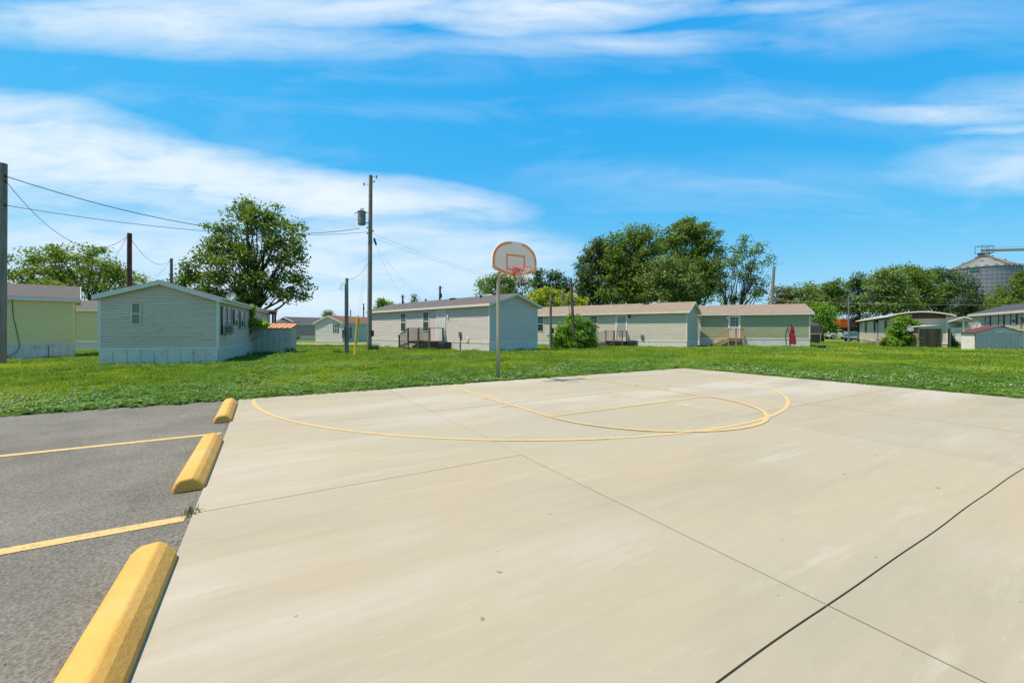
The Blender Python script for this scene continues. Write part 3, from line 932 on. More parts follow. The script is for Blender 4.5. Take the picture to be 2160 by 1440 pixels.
# yellow homes on the far left
th0 = R(46)
dx0 = Vector((math.cos(th0), math.sin(th0), 0))
o0 = Vector((-22.8, 21.7, 0)) - dx0 * 14
h0 = Home('pale yellow mobile home cut off by the left edge of the picture', (o0.x, o0.y, 0.0), th0, 14.0, 4.2, 0.66, 2.98, 3.70, 'siding_yellow',
          'roof_dark', 'skirt_white', pitch=0.10, oh=0.16, ohg=0.2, panels=('F',), pw=0.5, group=GH, fascia=0.14)
b = MB()
b.tube([h0.P('F', 14 - 2.1, 0.02, 3.0), h0.P('F', 14 - 2.05, 0.04, 2.0), h0.P('F', 14 - 1.9, 0.04, 1.0), h0.P('F', 14 - 1.85, 0.05, 0.6), h0.P('F', 14 - 1.95, 0.06, 0.3), h0.P('F', 14 - 2.35, 0.1, 0.02)], 0.012, 5)
b.build('cable', 'wire', h0.root)
h0.wall_item('skirt_gap', 'F', 14 - 0.93, 14 - 0.90, 0.0, 0.03, 0.0, 0.6, 'shutter_grey')
h0b = Home('second pale yellow home, seen in the gap left of the sage home', (-33.5, 29.8, -0.08), R(5), 9.0, 4.0, 0.6, 2.95, 3.65, 'siding_yellow',
           'roof_dark', 'skirt_white', pitch=0.12, oh=0.16, ohg=0.2, panels=(), group=GH)

# tan home in the middle
th2 = R(-45)
d2 = Vector((math.cos(th2), math.sin(th2), 0))
o2 = Vector((-1.52, 28.0, 0)) - d2 * 17.3
h2 = Home('tan mobile home with two green-tinted windows and a brown porch, behind the hoop', (o2.x, o2.y, G(28)), th2, 17.3, 4.85, 0.58, 3.22, 3.98, 'siding_tan',
          'roof_dark', 'skirt_white', pitch=0.155, oh=0.26, ohg=0.3, panels=('F', 'G1'), pw=0.40, group=GH)
mat('glass_green', (0.075, 0.15, 0.13), 0.2, (0.05, 0.11, 0.10), 3, spec=0.25)
mat('glass_green_low', (0.035, 0.07, 0.062), 0.2, spec=0.25)
h2.window('F', 845.8, 857.2, 660, 699.5, glass='glass_green', low='glass_green_low', grid=True)
h2.window('F', 892.8, 905.8, 657, 698.5, glass='glass_green', low='glass_green_low')
d2a = h2.door('F', 922.5, 940.5, 653.5, 0.70)
a = h2.s_at('F', 945.5)
h2.wall_item('porch_light', 'F', a - 0.07, a + 0.07, 0, 0.10, 2.35, 2.62, 'white_paint', 0.02)
a = h2.s_at('F', 972)
h2.wall_item('meter_socket', 'F', a - 0.12, a + 0.12, 0, 0.14, 0.95, 1.30, 'metal_grey', 0.02)
h2.wall_item('conduit', 'F', a - 0.03, a + 0.03, 0, 0.06, -0.1, 0.95, 'metal_dark')
a = h2.s_at('F', 987.5)
h2.wall_item('outlet_box', 'F', a - 0.10, a + 0.10, 0, 0.09, 0.62, 0.92, 'white_trim', 0.02)
h2.vent(974, 0.75, 'dark'); h2.vent(909, 0.9, 'hatch'); h2.vent(849, 0.97, 'dark'); h2.vent(817.5, 0.45, 'white')

# beige green home
th3 = R(-35)
d3 = Vector((math.cos(th3), math.sin(th3), 0))
o3 = Vector((15.55, 37.0, 0)) - d3 * 16.4
h3 = Home('beige and grey-green mobile home behind the big round bush', (o3.x, o3.y, G(37)), th3, 16.4, 4.5, 0.52, 3.25, 4.10, 'siding_beige',
          'roof_tan', 'skirt_white', pitch=0.17, oh=0.30, ohg=0.3, panels=('F', 'G1'), pw=0.45, group=GH)
h3.window('F', 1134, 1147, 666.5, 699.5, grid=True, glass='glass_blind')
h3.window('F', 1193, 1207, 666, 699.5, glass='glass_blind', grid=True)
h3.window('F', 1245, 1260.5, 665.5, 699.5, glass='glass_blind', grid=True)
d3a = h3.door('F', 1299, 1323.5, 663.8, 0.62, storm=True)
a = h3.s_at('F', 1328)
h3.wall_item('porch_light', 'F', a - 0.09, a + 0.09, 0, 0.16, 2.72, 3.0, 'metal_dark', 0.02)
a = h3.s_at('F', 1355)
h3.wall_item('meter_socket', 'F', a - 0.13, a + 0.13, 0, 0.14, 0.75, 1.12, 'metal_grey', 0.02)
h3.vent(1307, 0.8, 'white'); h3.vent(1349, 0.92, 'hatch'); h3.vent(1376, 1.0, 'white')

# green home
p4a = Vector((18.7, 41.4, 0)); p4b = Vector((27.55, 38.5, 0))
d4 = (p4b - p4a).normalized(); th4 = math.atan2(d4.y, d4.x)
h4 = Home('olive green mobile home with a nine-pane white door and new wood steps', (p4a.x, p4a.y, G(40)), th4, (p4b - p4a).length, 4.6, 0.72, 3.18, 4.05, 'siding_green',
          'roof_tan', 'skirt_white', pitch=0.165, oh=0.26, ohg=0.28, panels=('F',), pw=0.30, group=GH)
d4a = h4.door('F', 1536, 1561.5, 664, 0.80, lites=True)
a = h4.s_at('F', 1533.2)
h4.wall_item('porch_light', 'F', a - 0.10, a + 0.10, 0, 0.16, 2.62, 2.88, 'white_trim', 0.02)
h4.vent(1496, 0.62, 'white'); h4.vent(1570, 0.62, 'white'); h4.vent(1528, 0.95, 'pipe')

# cream home with a bowed roof on the right
pa = Vector((46.8, 56.0, 0)); pb = Vector((34.3, 37.6, 0))
d5 = (pb - pa).normalized(); th5 = math.atan2(d5.y, d5.x)
z5 = G(38)
h5 = Home('old cream mobile home with a bowed roof and maroon band, right of the cars', (pa.x, pa.y, z5), th5, (pb - pa).length, 3.55, 0.36, 2.84, 3.10, 'siding_cream2',
          'roof_white', 'siding_cream2', pitch=99, flat=True, bow=True, oh=0.40, ohg=0.55, panels=(), group=GH, fascia=0.06)
b = MB()
h5.wbox(b, 'F', 0, h5.L, 0, 0.02, 2.56, 2.84)
n = 10
for i in range(n):
    y0, y1 = h5.W * i / n, h5.W * (i + 1) / n
    b.hexa([h5.P('G1', y0, 0.02, 2.56), h5.P('G1', y1, 0.02, 2.56), h5.P('G1', y1, 0, 2.56), h5.P('G1', y0, 0, 2.56),
            h5.P('G1', y0, 0.02, h5.prof(y0)), h5.P('G1', y1, 0.02, h5.prof(y1)), h5.P('G1', y1, 0, h5.prof(y1)), h5.P('G1', y0, 0, h5.prof(y0))])
b.build('upper_band', 'maroon_panel', h5.root)
for px0, px1, py0, py1 in ((1815.5, 1818.5, 680, 692), (1825, 1829, 676, 700), (1844, 1847, 676, 700), (1867, 1871, 675, 700)):
    h5.window('F', px0, px1, py0, py1, fr='shutter_grey', glass='glass', low='glass')
h5.window('G1', 1886, 1899, 671.5, 690, fr='shutter_grey', glass='glass_blind')
a = h5.s_at('F', 1852)
h5.wall_item('porch_light', 'F', a - 0.12, a + 0.12, 0, 0.2, 2.35, 2.6, 'metal_dark', 0.03)
h5.wall_item('downpipe', 'F', a + 0.05, a + 0.10, 0, 0.05, 0.3, 2.35, 'metal_dark')
h5.wall_item('utility_pipe', 'F', h5.L - 9, h5.L, 0.0, 0.05, 0.50, 0.56, 'metal_grey')

# cream home with dark shutters, far right
pa = Vector((49.9, 45.1, 0)); d7 = Vector((-0.533, -0.846, 0)); th7 = math.atan2(d7.y, d7.x)
h7 = Home('cream clapboard home with three dark-shuttered windows behind the metal shed', (pa.x, pa.y, G(45)), th7, 15.0, 4.8, 0.62, 3.35, 4.15, 'siding_cream',
          'roof_black', 'skirt_white', pitch=0.19, oh=0.30, ohg=0.25, panels=(), group=GH, fascia=0.2)
for px0, px1, py0, py1 in ((2081.5, 2088, 665.5, 694), (2110, 2116.5, 664.5, 694), (2136, 2143.5, 662, 683)):
    h7.window('F', px0, px1, py0, py1, shut='shutter', sw=0.30, glass='glass_blind', grid=True)
a = h7.s_at('F', 2157)
h7.wall_item('porch_light', 'F', a - 0.15, a + 0.15, 0, 0.2, 2.3, 2.75, 'metal_grey', 0.03)

# distant homes on the left beyond the road
pa = gp(619, 717.5)
h8 = Home('grey-brown home with a dark roof behind the maroon car', (pa.x, pa.y, pa.z), math.atan2(0.85, 0.53), 10.0, 5.6, 0.85, 3.35, 4.15, 'siding_brown',
          'roof_black', 'skirt_white', pitch=0.2, oh=0.25, ohg=0.25, panels=(), group=GH)
h8.window('G0', 598.5, 607.5, 681.5, 700, shut='shutter', sw=0.4, glass='glass', low='glass')
pa = gp(723, 720.7)
h9 = Home('white home with a rusty brown roof and one grey-shuttered window, beyond the road', (pa.x, pa.y, pa.z), math.atan2(0.95, 0.31), 16.0, 5.2, 0.7, 2.95, 4.0, 'siding_white',
          'roof_brown', 'skirt_white', pitch=0.2, oh=0.25, ohg=0.25, panels=('F', 'G0'), pw=1.0, group=GH, rib=False)
h9.window('G0', 706, 711.5, 684, 701, shut='shutter_grey', sw=0.28, glass='glass', low='glass')
h12 = Home('low grey home with a black roof, half hidden behind the maroon awning posts', (-41.5, 73.5, G(73)), R(12), 9.5, 5.0, 0.7, 2.9, 3.75, 'siding_grey',
           'roof_black', 'skirt_white', pitch=0.2, panels=(), group=GH)

# ------------------------------------------------------------------ wooden porches and steps
def porch(label, home, a0, a1, floor, depth, run, m, nstep, rail=0.95, side='L', solid_end=False):
    """landing in front of the door with a stair that runs down along the wall"""
    p = Vector(home.P('F', 0, 0, 0))
    M = Matrix.Translation(home.o) @ Matrix.Rotation(home.th, 4, 'Z')
    base = M @ Vector((a0, -0.08, 0))
    t = thing('porch_steps', label, 'steps', base, home.th, 'wooden porches at the home doors')
    w = a1 - a0
    def bx(name, x0, x1, y0, y1, z0, z1, par=t):
        b = MB(); b.box(x0, x1, -y1, -y0, z0, z1)
        return b.build(name, m, par)
    nb = max(3, round(depth / 0.15))
    bm = MB(); bm.box(0, w, -0.14, 0, floor - 0.035, floor); me = bm.mesh('deck_board')
    for i in range(nb):
        o = link('deck_board', me, m, t); o.location = (0, -i * depth / nb, 0)
    bx('joist', 0.0, w, depth - 0.04, depth, floor - 0.2, floor - 0.036); bx('joist', 0.0, 0.04, 0.0, depth - 0.041, floor - 0.2, floor - 0.036)
    bx('joist', w - 0.04, w, 0.0, depth - 0.041, floor - 0.2, floor - 0.036)
    ps = 0.09
    pm = MB(); pm.box(-ps / 2, ps / 2, -ps / 2, ps / 2, -0.3, floor + rail); pme = pm.mesh('post')
    for (x, y) in ((0, depth), (w * 0.5, depth), (w, depth), (w, 0.08)):
        o = link('post', pme, m, t); o.location = (x, -y - 0.05, 0)
    bl = MB(); bl.box(-0.015, 0.015, -0.015, 0.015, floor + 0.06, floor + rail - 0.02); bme = bl.mesh('baluster')
    y = depth + 0.06
    bx('handrail', -0.05, w + 0.05, y - 0.05, y + 0.05, floor + rail, floor + rail + 0.035)
    bx('bottom_rail', 0.05, w - 0.05, y - 0.018, y + 0.018, floor + 0.03, floor + 0.07)
    nbal = max(4, round(w / 0.15))
    for i in range(1, nbal):
        x = w * i / nbal
        if abs(x - w * 0.5) < 0.06: continue
        o = link('baluster', bme, m, t); o.location = (x, -y, 0)
    bx('handrail', w - 0.05, w + 0.05, 0.05, depth, floor + rail, floor + rail + 0.035)
    if solid_end is None:
        pass
    elif solid_end:
        for i in range(8):
            bx('end_board', w + 0.05, w + 0.07, 0.05 + i * depth / 8, 0.03 + (i + 1) * depth / 8, 0.0, floor + rail)
    else:
        for i in range(1, max(3, round(depth / 0.125))):
            o = link('baluster', bme, m, t); o.location = (w, -0.08 - i * 0.125, 0)
    # stair towards -x
    for k in range(nstep):
        x1 = -run * k / nstep; z = floor * (1 - (k + 1) / (nstep + 1))
        bx('stair_tread', x1 - run / nstep - 0.02, x1, 0.06, depth - 0.02, z - 0.035, z)
    b = MB()
    for yy in (0.02, depth):
        b.hexa([(-run - 0.1, -yy - 0.04, -0.1), (0, -yy - 0.04, floor - 0.30), (0, -yy, floor - 0.30), (-run - 0.1, -yy, -0.1),
                (-run - 0.1, -yy - 0.04, 0.16), (0, -yy - 0.04, floor - 0.04), (0, -yy, floor - 0.04), (-run - 0.1, -yy, 0.16)])
    b.build('stringer', m, t)
    pz = rail
    b = MB(); b.box(-run - ps / 2, -run + ps / 2, -y - ps / 2, -y + ps / 2, -0.3, pz + 0.05); b.build('post', m, t)
    b = MB()
    b.hexa([(-run - 0.12, -y - 0.05, pz), (0, -y - 0.05, floor + rail), (0, -y + 0.05, floor + rail), (-run - 0.12, -y + 0.05, pz),
            (-run - 0.12, -y - 0.05, pz + 0.035), (0, -y - 0.05, floor + rail + 0.035), (0, -y + 0.05, floor + rail + 0.035), (-run - 0.12, -y + 0.05, pz + 0.035)])
    b.build('handrail', m, t)
    nbal = max(4, round(run / 0.15))
    bl = MB(); bl.box(-0.015, 0.015, -0.015, 0.015, 0, rail - 0.1); bme2 = bl.mesh('baluster')
    for i in range(1, nbal):
        x = -run * i / nbal
        o = link('baluster', bme2, m, t); o.location = (x, -y, 0.08 + (floor - 0.02) * (1 - i / nbal))
    return t
s940, s905, s873 = h2.s_at('F', 943), h2.s_at('F', 900), h2.s_at('F', 880)
porch('weathered brown porch with stairs at the door of the tan home', h2, s905 - 0.5, s940 - 0.25, 0.62, 1.25, 1.35, 'wood_grey', 4, solid_end=None)
s1, s2_ = h3.s_at('F', 1293), h3.s_at('F', 1323)
porch('dark brown porch beside the round bush, under the grey storm door', h3, s1 - 0.2, s2_, 0.50, 1.2, 1.6, 'wood_grey', 3, solid_end=None)
s1, s2_ = h4.s_at('F', 1534), h4.s_at('F', 1563)
porch('new yellow-wood porch steps at the nine-pane door of the green home', h4, s1 - 0.1, s2_, 0.80, 1.1, 1.3, 'wood_new', 4, rail=0.9, solid_end=False)

# ------------------------------------------------------------------ basketball hoop
def make_hoop():
    pb_ = ct(5.664, -10.394, -0.05)
    t = thing('basketball_hoop', 'basketball hoop with a fan-shaped orange-edged backboard on a bent grey pole', 'basketball hoop', pb_, 0)
    base = Vector((pb_.x, pb_.y, 0))
    fw = EV                                   # points from the pole over the court
    def L_(p): return Vector(p) - pb_
    b = MB()
    pts = [base + Vector((0, 0, -0.3)), base + Vector((0, 0, 1.2)), base + Vector((0, 0, 2.60))]
    rr = 0.31
    for k in range(1, 9):
        a = PI / 2 * k / 8
        pts.append(base + fw * (rr * (1 - math.cos(a))) + Vector((0, 0, 2.60 + rr * math.sin(a))))
    pts.append(base + fw * 0.86 + Vector((0, 0, 2.92)))
    b.tube([L_(p) for p in pts], 0.052, 16)
    b.build('pole', 'galv', t, smooth=True)
    zb, wB, hB = 2.80, 0.683, 0.90
    vb = 0.94
    cb = base + fw * vb
    def bp(a, h, d): return L_(cb + EU * a + fw * d + Vector((0, 0, zb + h)))
    out = []
    for k in range(0, 25):                      # top arch from right to left
        a = PI * k / 24
        ca, sa = math.cos(a), math.sin(a)
        out.append((wB * math.copysign(abs(ca) ** 0.86, ca), 0.38 + 0.52 * sa ** 0.92))
    low = [(-wB, 0.20), (-wB + 0.015, 0.17), (-wB + 0.05, 0.145), (-0.46, 0.075), (-0.26, 0.018), (-0.13, 0.002), (0, 0)]
    out += low
    out += [(-x, y) for x, y in low[:-1]][::-1]
    b = MB(); b.prism(out, lambda a, h, d: bp(a, h, d), -0.035, 0.0)
    bb = b.build('backboard', 'board_grey', t, fix=True)
    # painted edge stripe and target square
    n = len(out)
    def inset(k, w):
        p0, p1, p2 = Vector(out[k - 1]), Vector(out[k]), Vector(out[(k + 1) % n])
        d = ((p1 - p0).normalized() + (p2 - p1).normalized())
        d = d.normalized() if d.length > 1e-6 else (p1 - p0).normalized()
        nrm = Vector((-d.y, d.x))
        return p1 + nrm * w
    b = MB()
    for k in range(n):
        k2 = (k + 1) % n
        m_ = (Vector(out[k]) + Vector(out[k2])) / 2
        if m_.y > 0.84 and -0.13 < m_.x < 0.22:   # worn away at the crown
            continue
        q = [inset(k, 0.008), inset(k2, 0.008), inset(k2, 0.070), inset(k, 0.070)]
        b.poly([bp(p.x, p.y, 0.004) for p in q])
    b.build('edge_stripe', 'orange_paint', bb)
    b = MB()
    x0, x1, z0, z1, w = -0.275, 0.305, 0.135, 0.555, 0.046
    for a0, a1, c0, c1 in ((x0, x0 + w, z0, z1), (x1 - w, x1, z0, z1), (x0 + w, x1 - w, z0, z0 + w), (x0 + w, x1 - w, z1 - w, z1)):
        b.poly([bp(a0, c0, 0.003), bp(a1, c0, 0.003), bp(a1, c1, 0.003), bp(a0, c1, 0.003)])
    b.build('target_square', 'orange_paint', bb)
    # braces from the pole to the board
    b = MB()
    e = base + fw * 0.80 + Vector((0, 0, 2.92))
    b.tube([L_(e), bp(-0.25, 0.55, -0.04)], 0.016, 6)
    b.build('brace', 'galv', t)
    b = MB(); b.tube([L_(e), bp(0.25, 0.55, -0.04)], 0.016, 6); b.build('brace', 'galv', t)
    b = MB()
    b.hexa([bp(a, h, d) for h in (-0.01, 0.17) for a, d in ((-0.12, -0.10), (0.12, -0.10), (0.12, -0.036), (-0.12, -0.036))])
    b.build('mounting_plate', 'metal_grey', t, fix=True)
    # rim
    rz = 0.165
    rc, rd = 0.225, 0.225 + 0.13
    rim = MB()
    ring = [bp(rc * math.sin(k * PI / 16), rz, rd - rc * math.cos(k * PI / 16)) for k in range(33)]
    rim.tube(ring, 0.010, 6, cap=False)
    for sx in (-1, 1):
        rim.tube([bp(sx * 0.05, 0.02, 0.10), bp(sx * 0.16, rz - 0.01, rd - 0.16)], 0.007, 5)
    rim = rim.build('rim', 'rim_red', t, smooth=True)
    b = MB()
    b.hexa([bp(a, h, d) for h in (-0.02, 0.175) for a, d in ((-0.055, 0.005), (0.055, 0.005), (0.055, 0.02), (-0.055, 0.02))])
    b.hexa([bp(a, h, d) for h in (0.150, 0.178) for a, d in ((-0.055, 0.021), (0.055, 0.021), (0.085, 0.155), (-0.085, 0.155))])
    for sx in (-1, 1):
        x = sx * 0.055
        b.poly([bp(x, -0.02, 0.02), bp(x, 0.15, 0.02), bp(sx * 0.075, 0.15, 0.15), bp(x, 0.05, 0.05)])
    b.build('rim_bracket', 'rim_red', rim, fix=False)
    # worn net: some of the cords are missing
    b = MB()
    r_net = random.Random(4)
    lev = [(0.225, 0.0), (0.19, -0.10), (0.155, -0.19), (0.135, -0.28), (0.13, -0.38)]
    for k in range(12):
        for l in range(4):
            if l < 2 and k in (2, 3, 4, 9): continue
            if r_net.random() < 0.12: continue
            r0, z0_ = lev[l]; r1, z1_ = lev[l + 1]
            for sg in (-1, 1):
                a0 = 2 * PI * (k + (0.5 if l % 2 else 0)) / 12; a1 = a0 + sg * PI / 12
                b.tube([bp(r0 * math.sin(a0), rz + z0_, rd - r0 * math.cos(a0)), bp(r1 * math.sin(a1), rz + z1_, rd - r1 * math.cos(a1))], 0.0035, 4)
    b.build('net', 'net_white', rim)
    b = MB()
    b.box(-0.061, 0.061, -0.061, 0.061, 0.36, 0.44)
    return t
make_hoop()

# ------------------------------------------------------------------ poles and wires
def pole(name, label, p_bot, p_top, r0, r1, m='wood_pole', cat='utility pole', group=None, bury=0.4):
    p_bot, p_top = Vector(p_bot), Vector(p_top)
    t = thing(name, label, cat, p_bot, 0, group)
    b = MB()
    d = p_top - p_bot
    n = 8
    b.tube([(-d.normalized() * bury)] + [d * (k / n) for k in range(0, n + 1)], [r0] + [r0 + (r1 - r0) * k / n for k in range(n + 1)], 12)
    b.build('shaft', m, t, smooth=False)
    return t
def sag_wire(name, label, a, c, sag, r=0.012, m='wire', group='overhead wires', n=24):
    a, c = Vector(a), Vector(c)
    pts = []
    for k in range(n + 1):
        t = k / n
        p = a.lerp(c, t); p.z -= sag * 4 * t * (1 - t)
        pts.append(p - a)
    b = MB(); b.tube(pts, r, 4, cap=False)
    o = b.build(name, m)
    o.location = a
    tag(o, label, 'wire', group)
    return o
def local_tube(t, name, pts, r, m, n=6):
    b = MB(); b.tube([Vector(p) - t.location for p in pts], r, n)
    return b.build(name, m, t, smooth=n > 8)
GPOL = 'wooden utility poles'
# large pole at the left edge
Y = 16.9
P0b = Vector(((2.0 - 1080) * Y / F, Y, 0)); P0t = at(6.5, 345, Y)
P0 = pole('utility_pole', 'thick weathered utility pole at the left edge of the picture', P0b, P0t, 0.155, 0.125, group=GPOL)
for py, k in ((372, 0), (383, 1), (433, 2)):
    local_tube(P0, 'insulator', [at(11, py, Y) + Vector((0.02, -0.02, -0.05)), at(15.5, py, Y) + Vector((0, -0.05, 0.03))], 0.03, 'metal_dark')
# tall pole with the transformer
P1b = gp(779, 738.5); Y1 = P1b.y; P1t = at(782, 370, Y1)
P1 = pole('utility_pole', 'tall utility pole carrying a grey transformer, left of the tan home', P1b, P1t, 0.175, 0.13, group=GPOL)
def ax1(z):
    f = (z - P1b.z) / (P1t.z - P1b.z)
    return P1b.lerp(P1t, f)
def zz1(py): return H + (HY - py) * Y1 / F
zt0, zt1 = zz1(475), zz1(446)
cx = at(763.5, 460, Y1); c0 = Vector((cx.x, Y1 - 0.05, 0))
b = MB()
prof = [(0.0, zt0), (0.22, zt0), (0.27, zt0 + 0.04), (0.275, zt0 + 0.35), (0.285, zt0 + 0.36), (0.275, zt0 + 0.38), (0.28, zt1 - 0.08), (0.30, zt1 - 0.07), (0.30, zt1 - 0.02), (0.20, zt1 + 0.03), (0.0, zt1 + 0.05)]
b.tube([Vector((c0.x, c0.y, z)) - P1b for r, z in prof], [max(r, 0.002) for r, z in prof], 16, cap=False)
tr_ = b.build('transformer', 'trans_grey', P1, smooth=False)
for dx, hh in ((-0.05, 0.22), (0.09, 0.26)):
    b = MB(); q = Vector((c0.x + dx, c0.y, zt1)) - P1b
    b.tube([q, q + Vector((0, 0, 0.08)), q + Vector((0, 0, 0.12)), q + Vector((0, 0, 0.16)), q + Vector((0, 0, hh))], [0.03, 0.055, 0.035, 0.055, 0.02], 8)
    b.build('bushing', 'porcelain', tr_)
b = MB(); q = Vector((c0.x - 0.27, c0.y, zt1 - 0.12)) - P1b
b.tube([q, q + Vector((-0.10, 0, 0.04)), q + Vector((-0.2, 0, 0.02)), q + Vector((-0.24, 0, -0.2))], [0.035, 0.03, 0.02, 0.012], 6); b.build('lightning_arrester', 'metal_dark', tr_)
for z in (zt1 - 0.1, zt0 + 0.15):
    local_tube(P1, 'bracket', [Vector((c0.x + 0.25, c0.y, z)), ax1(z)], 0.035, 'metal_grey')
for py, dx, dy in ((391, -0.50, 0.02), (386, 0.28, -0.1), (373.5, 0.42, 0.0), (489, 0.2, 0.0), (482, -0.22, 0.0), (494, -0.22, 0)):
    z = zz1(py); a_ = ax1(z)
    e = a_ + Vector((dx, dy, 0.12 if dx < -0.4 else 0.05))
    local_tube(P1, 'arm', [a_, e], 0.016, 'metal_dark')
    b = MB(); q = e - P1b
    b.tube([q - Vector((0, 0, 0.16 if abs(dx) > 0.3 else 0.05)), q, q + Vector((0, 0, 0.06))], [0.03, 0.05, 0.04], 8); b.build('insulator', 'metal_dark', P1)
z = zz1(423); local_tube(P1, 'light_socket', [ax1(z) + Vector((0, -0.14, 0)), ax1(z) + Vector((0, -0.22, 0.03))], 0.05, 'porcelain')
local_tube(P1, 'cut_out_switch', [ax1(zz1(505)) + Vector((0.30, -0.05, 0.06)), ax1(zz1(516)) + Vector((0.46, -0.05, -0.02))], 0.07, 'metal_dark')
local_tube(P1, 'switch_bracket', [ax1(zz1(511)), ax1(zz1(509)) + Vector((0.38, -0.05, 0))], 0.015, 'metal_dark')
b = MB(); q = ax1(zz1(703)) - P1b
b.box(q.x + 0.14, q.x + 0.30, q.y - 0.10, q.y + 0.10, q.z - 0.22, q.z + 0.22); b.build('cable_box', 'metal_dark', P1)
# guy wires with yellow guards
ga = gp(747, 750.5)
for k, (tpx, tpy) in enumerate(((754.8, 666), (757.3, 671))):
    e = at(tpx, tpy, ga.y + 0.25 + 0.06 * k)
    t = thing('guy_guard', ('taller' if k == 0 else 'shorter') + ' of the two leaning yellow plastic guy wire guards', 'guy guard', ga + Vector((0.05 * k, 0, 0)), 0, 'yellow guy guards by the poles')
    b = MB(); b.tube([Vector((0, 0, 0.05)), e - t.location], 0.042, 10); b.build('sleeve', 'yellow_plastic', t)
    b = MB(); b.tube([Vector((0, 0, -0.2)), Vector((0.01, 0, 0.2))], 0.015, 6); b.build('anchor_rod', 'metal_dark', t)
    gd = (e - ga).normalized()
    sag_wire('guy_wire', ('left' if k == 0 else 'right') + ' thin steel guy wire running up from a yellow guard to the tall pole', e, ax1(zz1(500 if k == 0 else 545)) + Vector((-0.1, 0, 0)), 0.0, 0.006, 'wire_pale')
# meter pole with two boxes
P2b = gp(732, 746.5); Y2 = P2b.y; P2t = at(731.5, 587, Y2)
P2 = pole('meter_pole', 'short grey pole with two electric boxes, left of the yellow guards', P2b, P2t, 0.10, 0.085, cat='meter pole', m='wood_pole')
def zz2(py): return H + (HY - py) * Y2 / F - P2b.z
for x0, x1, y0, y1, pa_, pb__, m in ((-0.24, -0.07, -0.16, 0.08, 688, 713, 'box_green'), (0.10, 0.26, -0.12, 0.10, 689, 714, 'box_green')):
    b = MB(); b.box(x0, x1, y0, y1, zz2(pb__), zz2(pa_)); b.build('electric_box', m, P2, fix=True, bevel=0.015)
b = MB(); b.tube([(-0.17, -0.16, zz2(694)), (-0.17, -0.25, zz2(694))], 0.085, 12); b.build('meter', 'lamp_glass', P2)
b = MB(); b.tube([(-0.08, -0.10, -0.1), (-0.08, -0.10, zz2(600))], 0.022, 6); b.build('conduit', 'metal_grey', P2)
b = MB(); b.tube([(-0.08, -0.1, zz2(600)), (-0.15, -0.1, zz2(597)), (-0.30, -0.1, zz2(599)), (-0.37, -0.1, zz2(606)), (-0.38, -0.1, zz2(613))], 0.011, 5); b.build('drip_loop', 'wire', P2)
b = MB(); b.tube([(-0.08, -0.1, zz2(601)), (-0.18, -0.1, zz2(600)), (-0.26, -0.1, zz2(606)), (-0.24, -0.1, zz2(614))], 0.011, 5); b.build('drip_loop', 'wire', P2)
# reddish poles behind the sage home
P3t = at(273.3, 492, 26.5); P3 = pole('utility_pole', 'red-brown pole standing behind the roof of the sage home', (P3t.x - 0.03, 26.5, G(26.5)), P3t, 0.14, 0.125, 'wood_pole_red', group=GPOL)
P4t = at(361.5, 545, 40); P4 = pole('utility_pole', 'short thin brown pole between the left trees, right of the red-brown one', (P4t.x, 40, G(40)), P4t, 0.14, 0.12, 'wood_pole', group=GPOL)
# poles around the round bush
c_ = gp(1161.5, 735.5)
P5t = at(1162, 620, c_.y); P5 = pole('meter_pole', 'grey meter pole at the left side of the round bush', c_, P5t, 0.11, 0.095, cat='meter pole')
b = MB(); b.box(0.08, 0.26, -0.14, 0.05, H + (HY - 703) * c_.y / F - c_.z, H + (HY - 692) * c_.y / F - c_.z); b.build('electric_box', 'metal_dark', P5, fix=True)
b = MB(); z = H + (HY - 631) * c_.y / F - c_.z
b.tube([(-0.12, -0.12, z), (0.1, -0.12, z - 0.02), (0.3, -0.12, z - 0.16), (0.55, -0.12, z - 0.26)], 0.016, 5); b.build('drip_loop', 'wire_pale', P5)
b = MB(); b.tube([(-0.09, -0.09, 0), (-0.09, -0.09, z)], 0.02, 5); b.build('conduit', 'wire_pale', P5)
Y = 32.8
P6t = at(1204, 586, Y); P6b = at(1211.5, 737, Y); P6b.z = G(Y)
P6 = pole('utility_pole', 'dark leaning pole rising out of the round bush', P6b, P6t, 0.125, 0.095, 'wood_grey', group=GPOL)
q = at(1208.5, 623, Y) - P6b
ring = [q + Vector((0.16 + 0.13 * math.cos(a), -0.16, 0.13 * math.sin(a))) for a in np.linspace(0, 2 * PI, 17)]
b = MB(); b.tube(ring, 0.025, 6, cap=False); b.build('cable_coil', 'white_trim', P6)
b = MB(); b.tube([q, q + Vector((-0.25, -0.12, -0.02)), q + Vector((-0.38, -0.1, -0.3)), q + Vector((-0.3, -0.1, -1.2)), q + Vector((-0.1, -0.1, -2.2))], 0.02, 5); b.build('drip_loop', 'wire', P6)
Y = 52
P7t = at(1188.5, 608, Y); P7 = pole('utility_pole', 'thin pale pole behind the beige home, left of the leaning dark pole', (P7t.x - 0.25, Y, G(Y)), P7t, 0.12, 0.10, 'wood_pole', group=GPOL)
b = MB(); q = P7t - P7.location; b.tube([q + Vector((-0.1, 0, -0.75)), q + Vector((-0.2, 0, -1.2))], 0.14, 8); b.build('light_head', 'metal_grey', P7)
Y = 45.5
P8t = at(1632.8, 562, Y); P8b = at(1625.5, 700, Y); P8b.z = G(Y)
P8 = pole('utility_pole', 'leaning bare pole behind the roof of the green home', P8b + Vector((-0.2, 0, 0)), P8t, 0.17, 0.14, 'wood_pole', group=GPOL)
Y = 60
P9t = at(1790, 622, Y); P9 = pole('utility_pole', 'slim grey pole by the orange rail cars', (P9t.x + 0.05, Y, G(Y)), P9t, 0.13, 0.09, 'metal_grey', group=GPOL)
q = P9t - P9.location
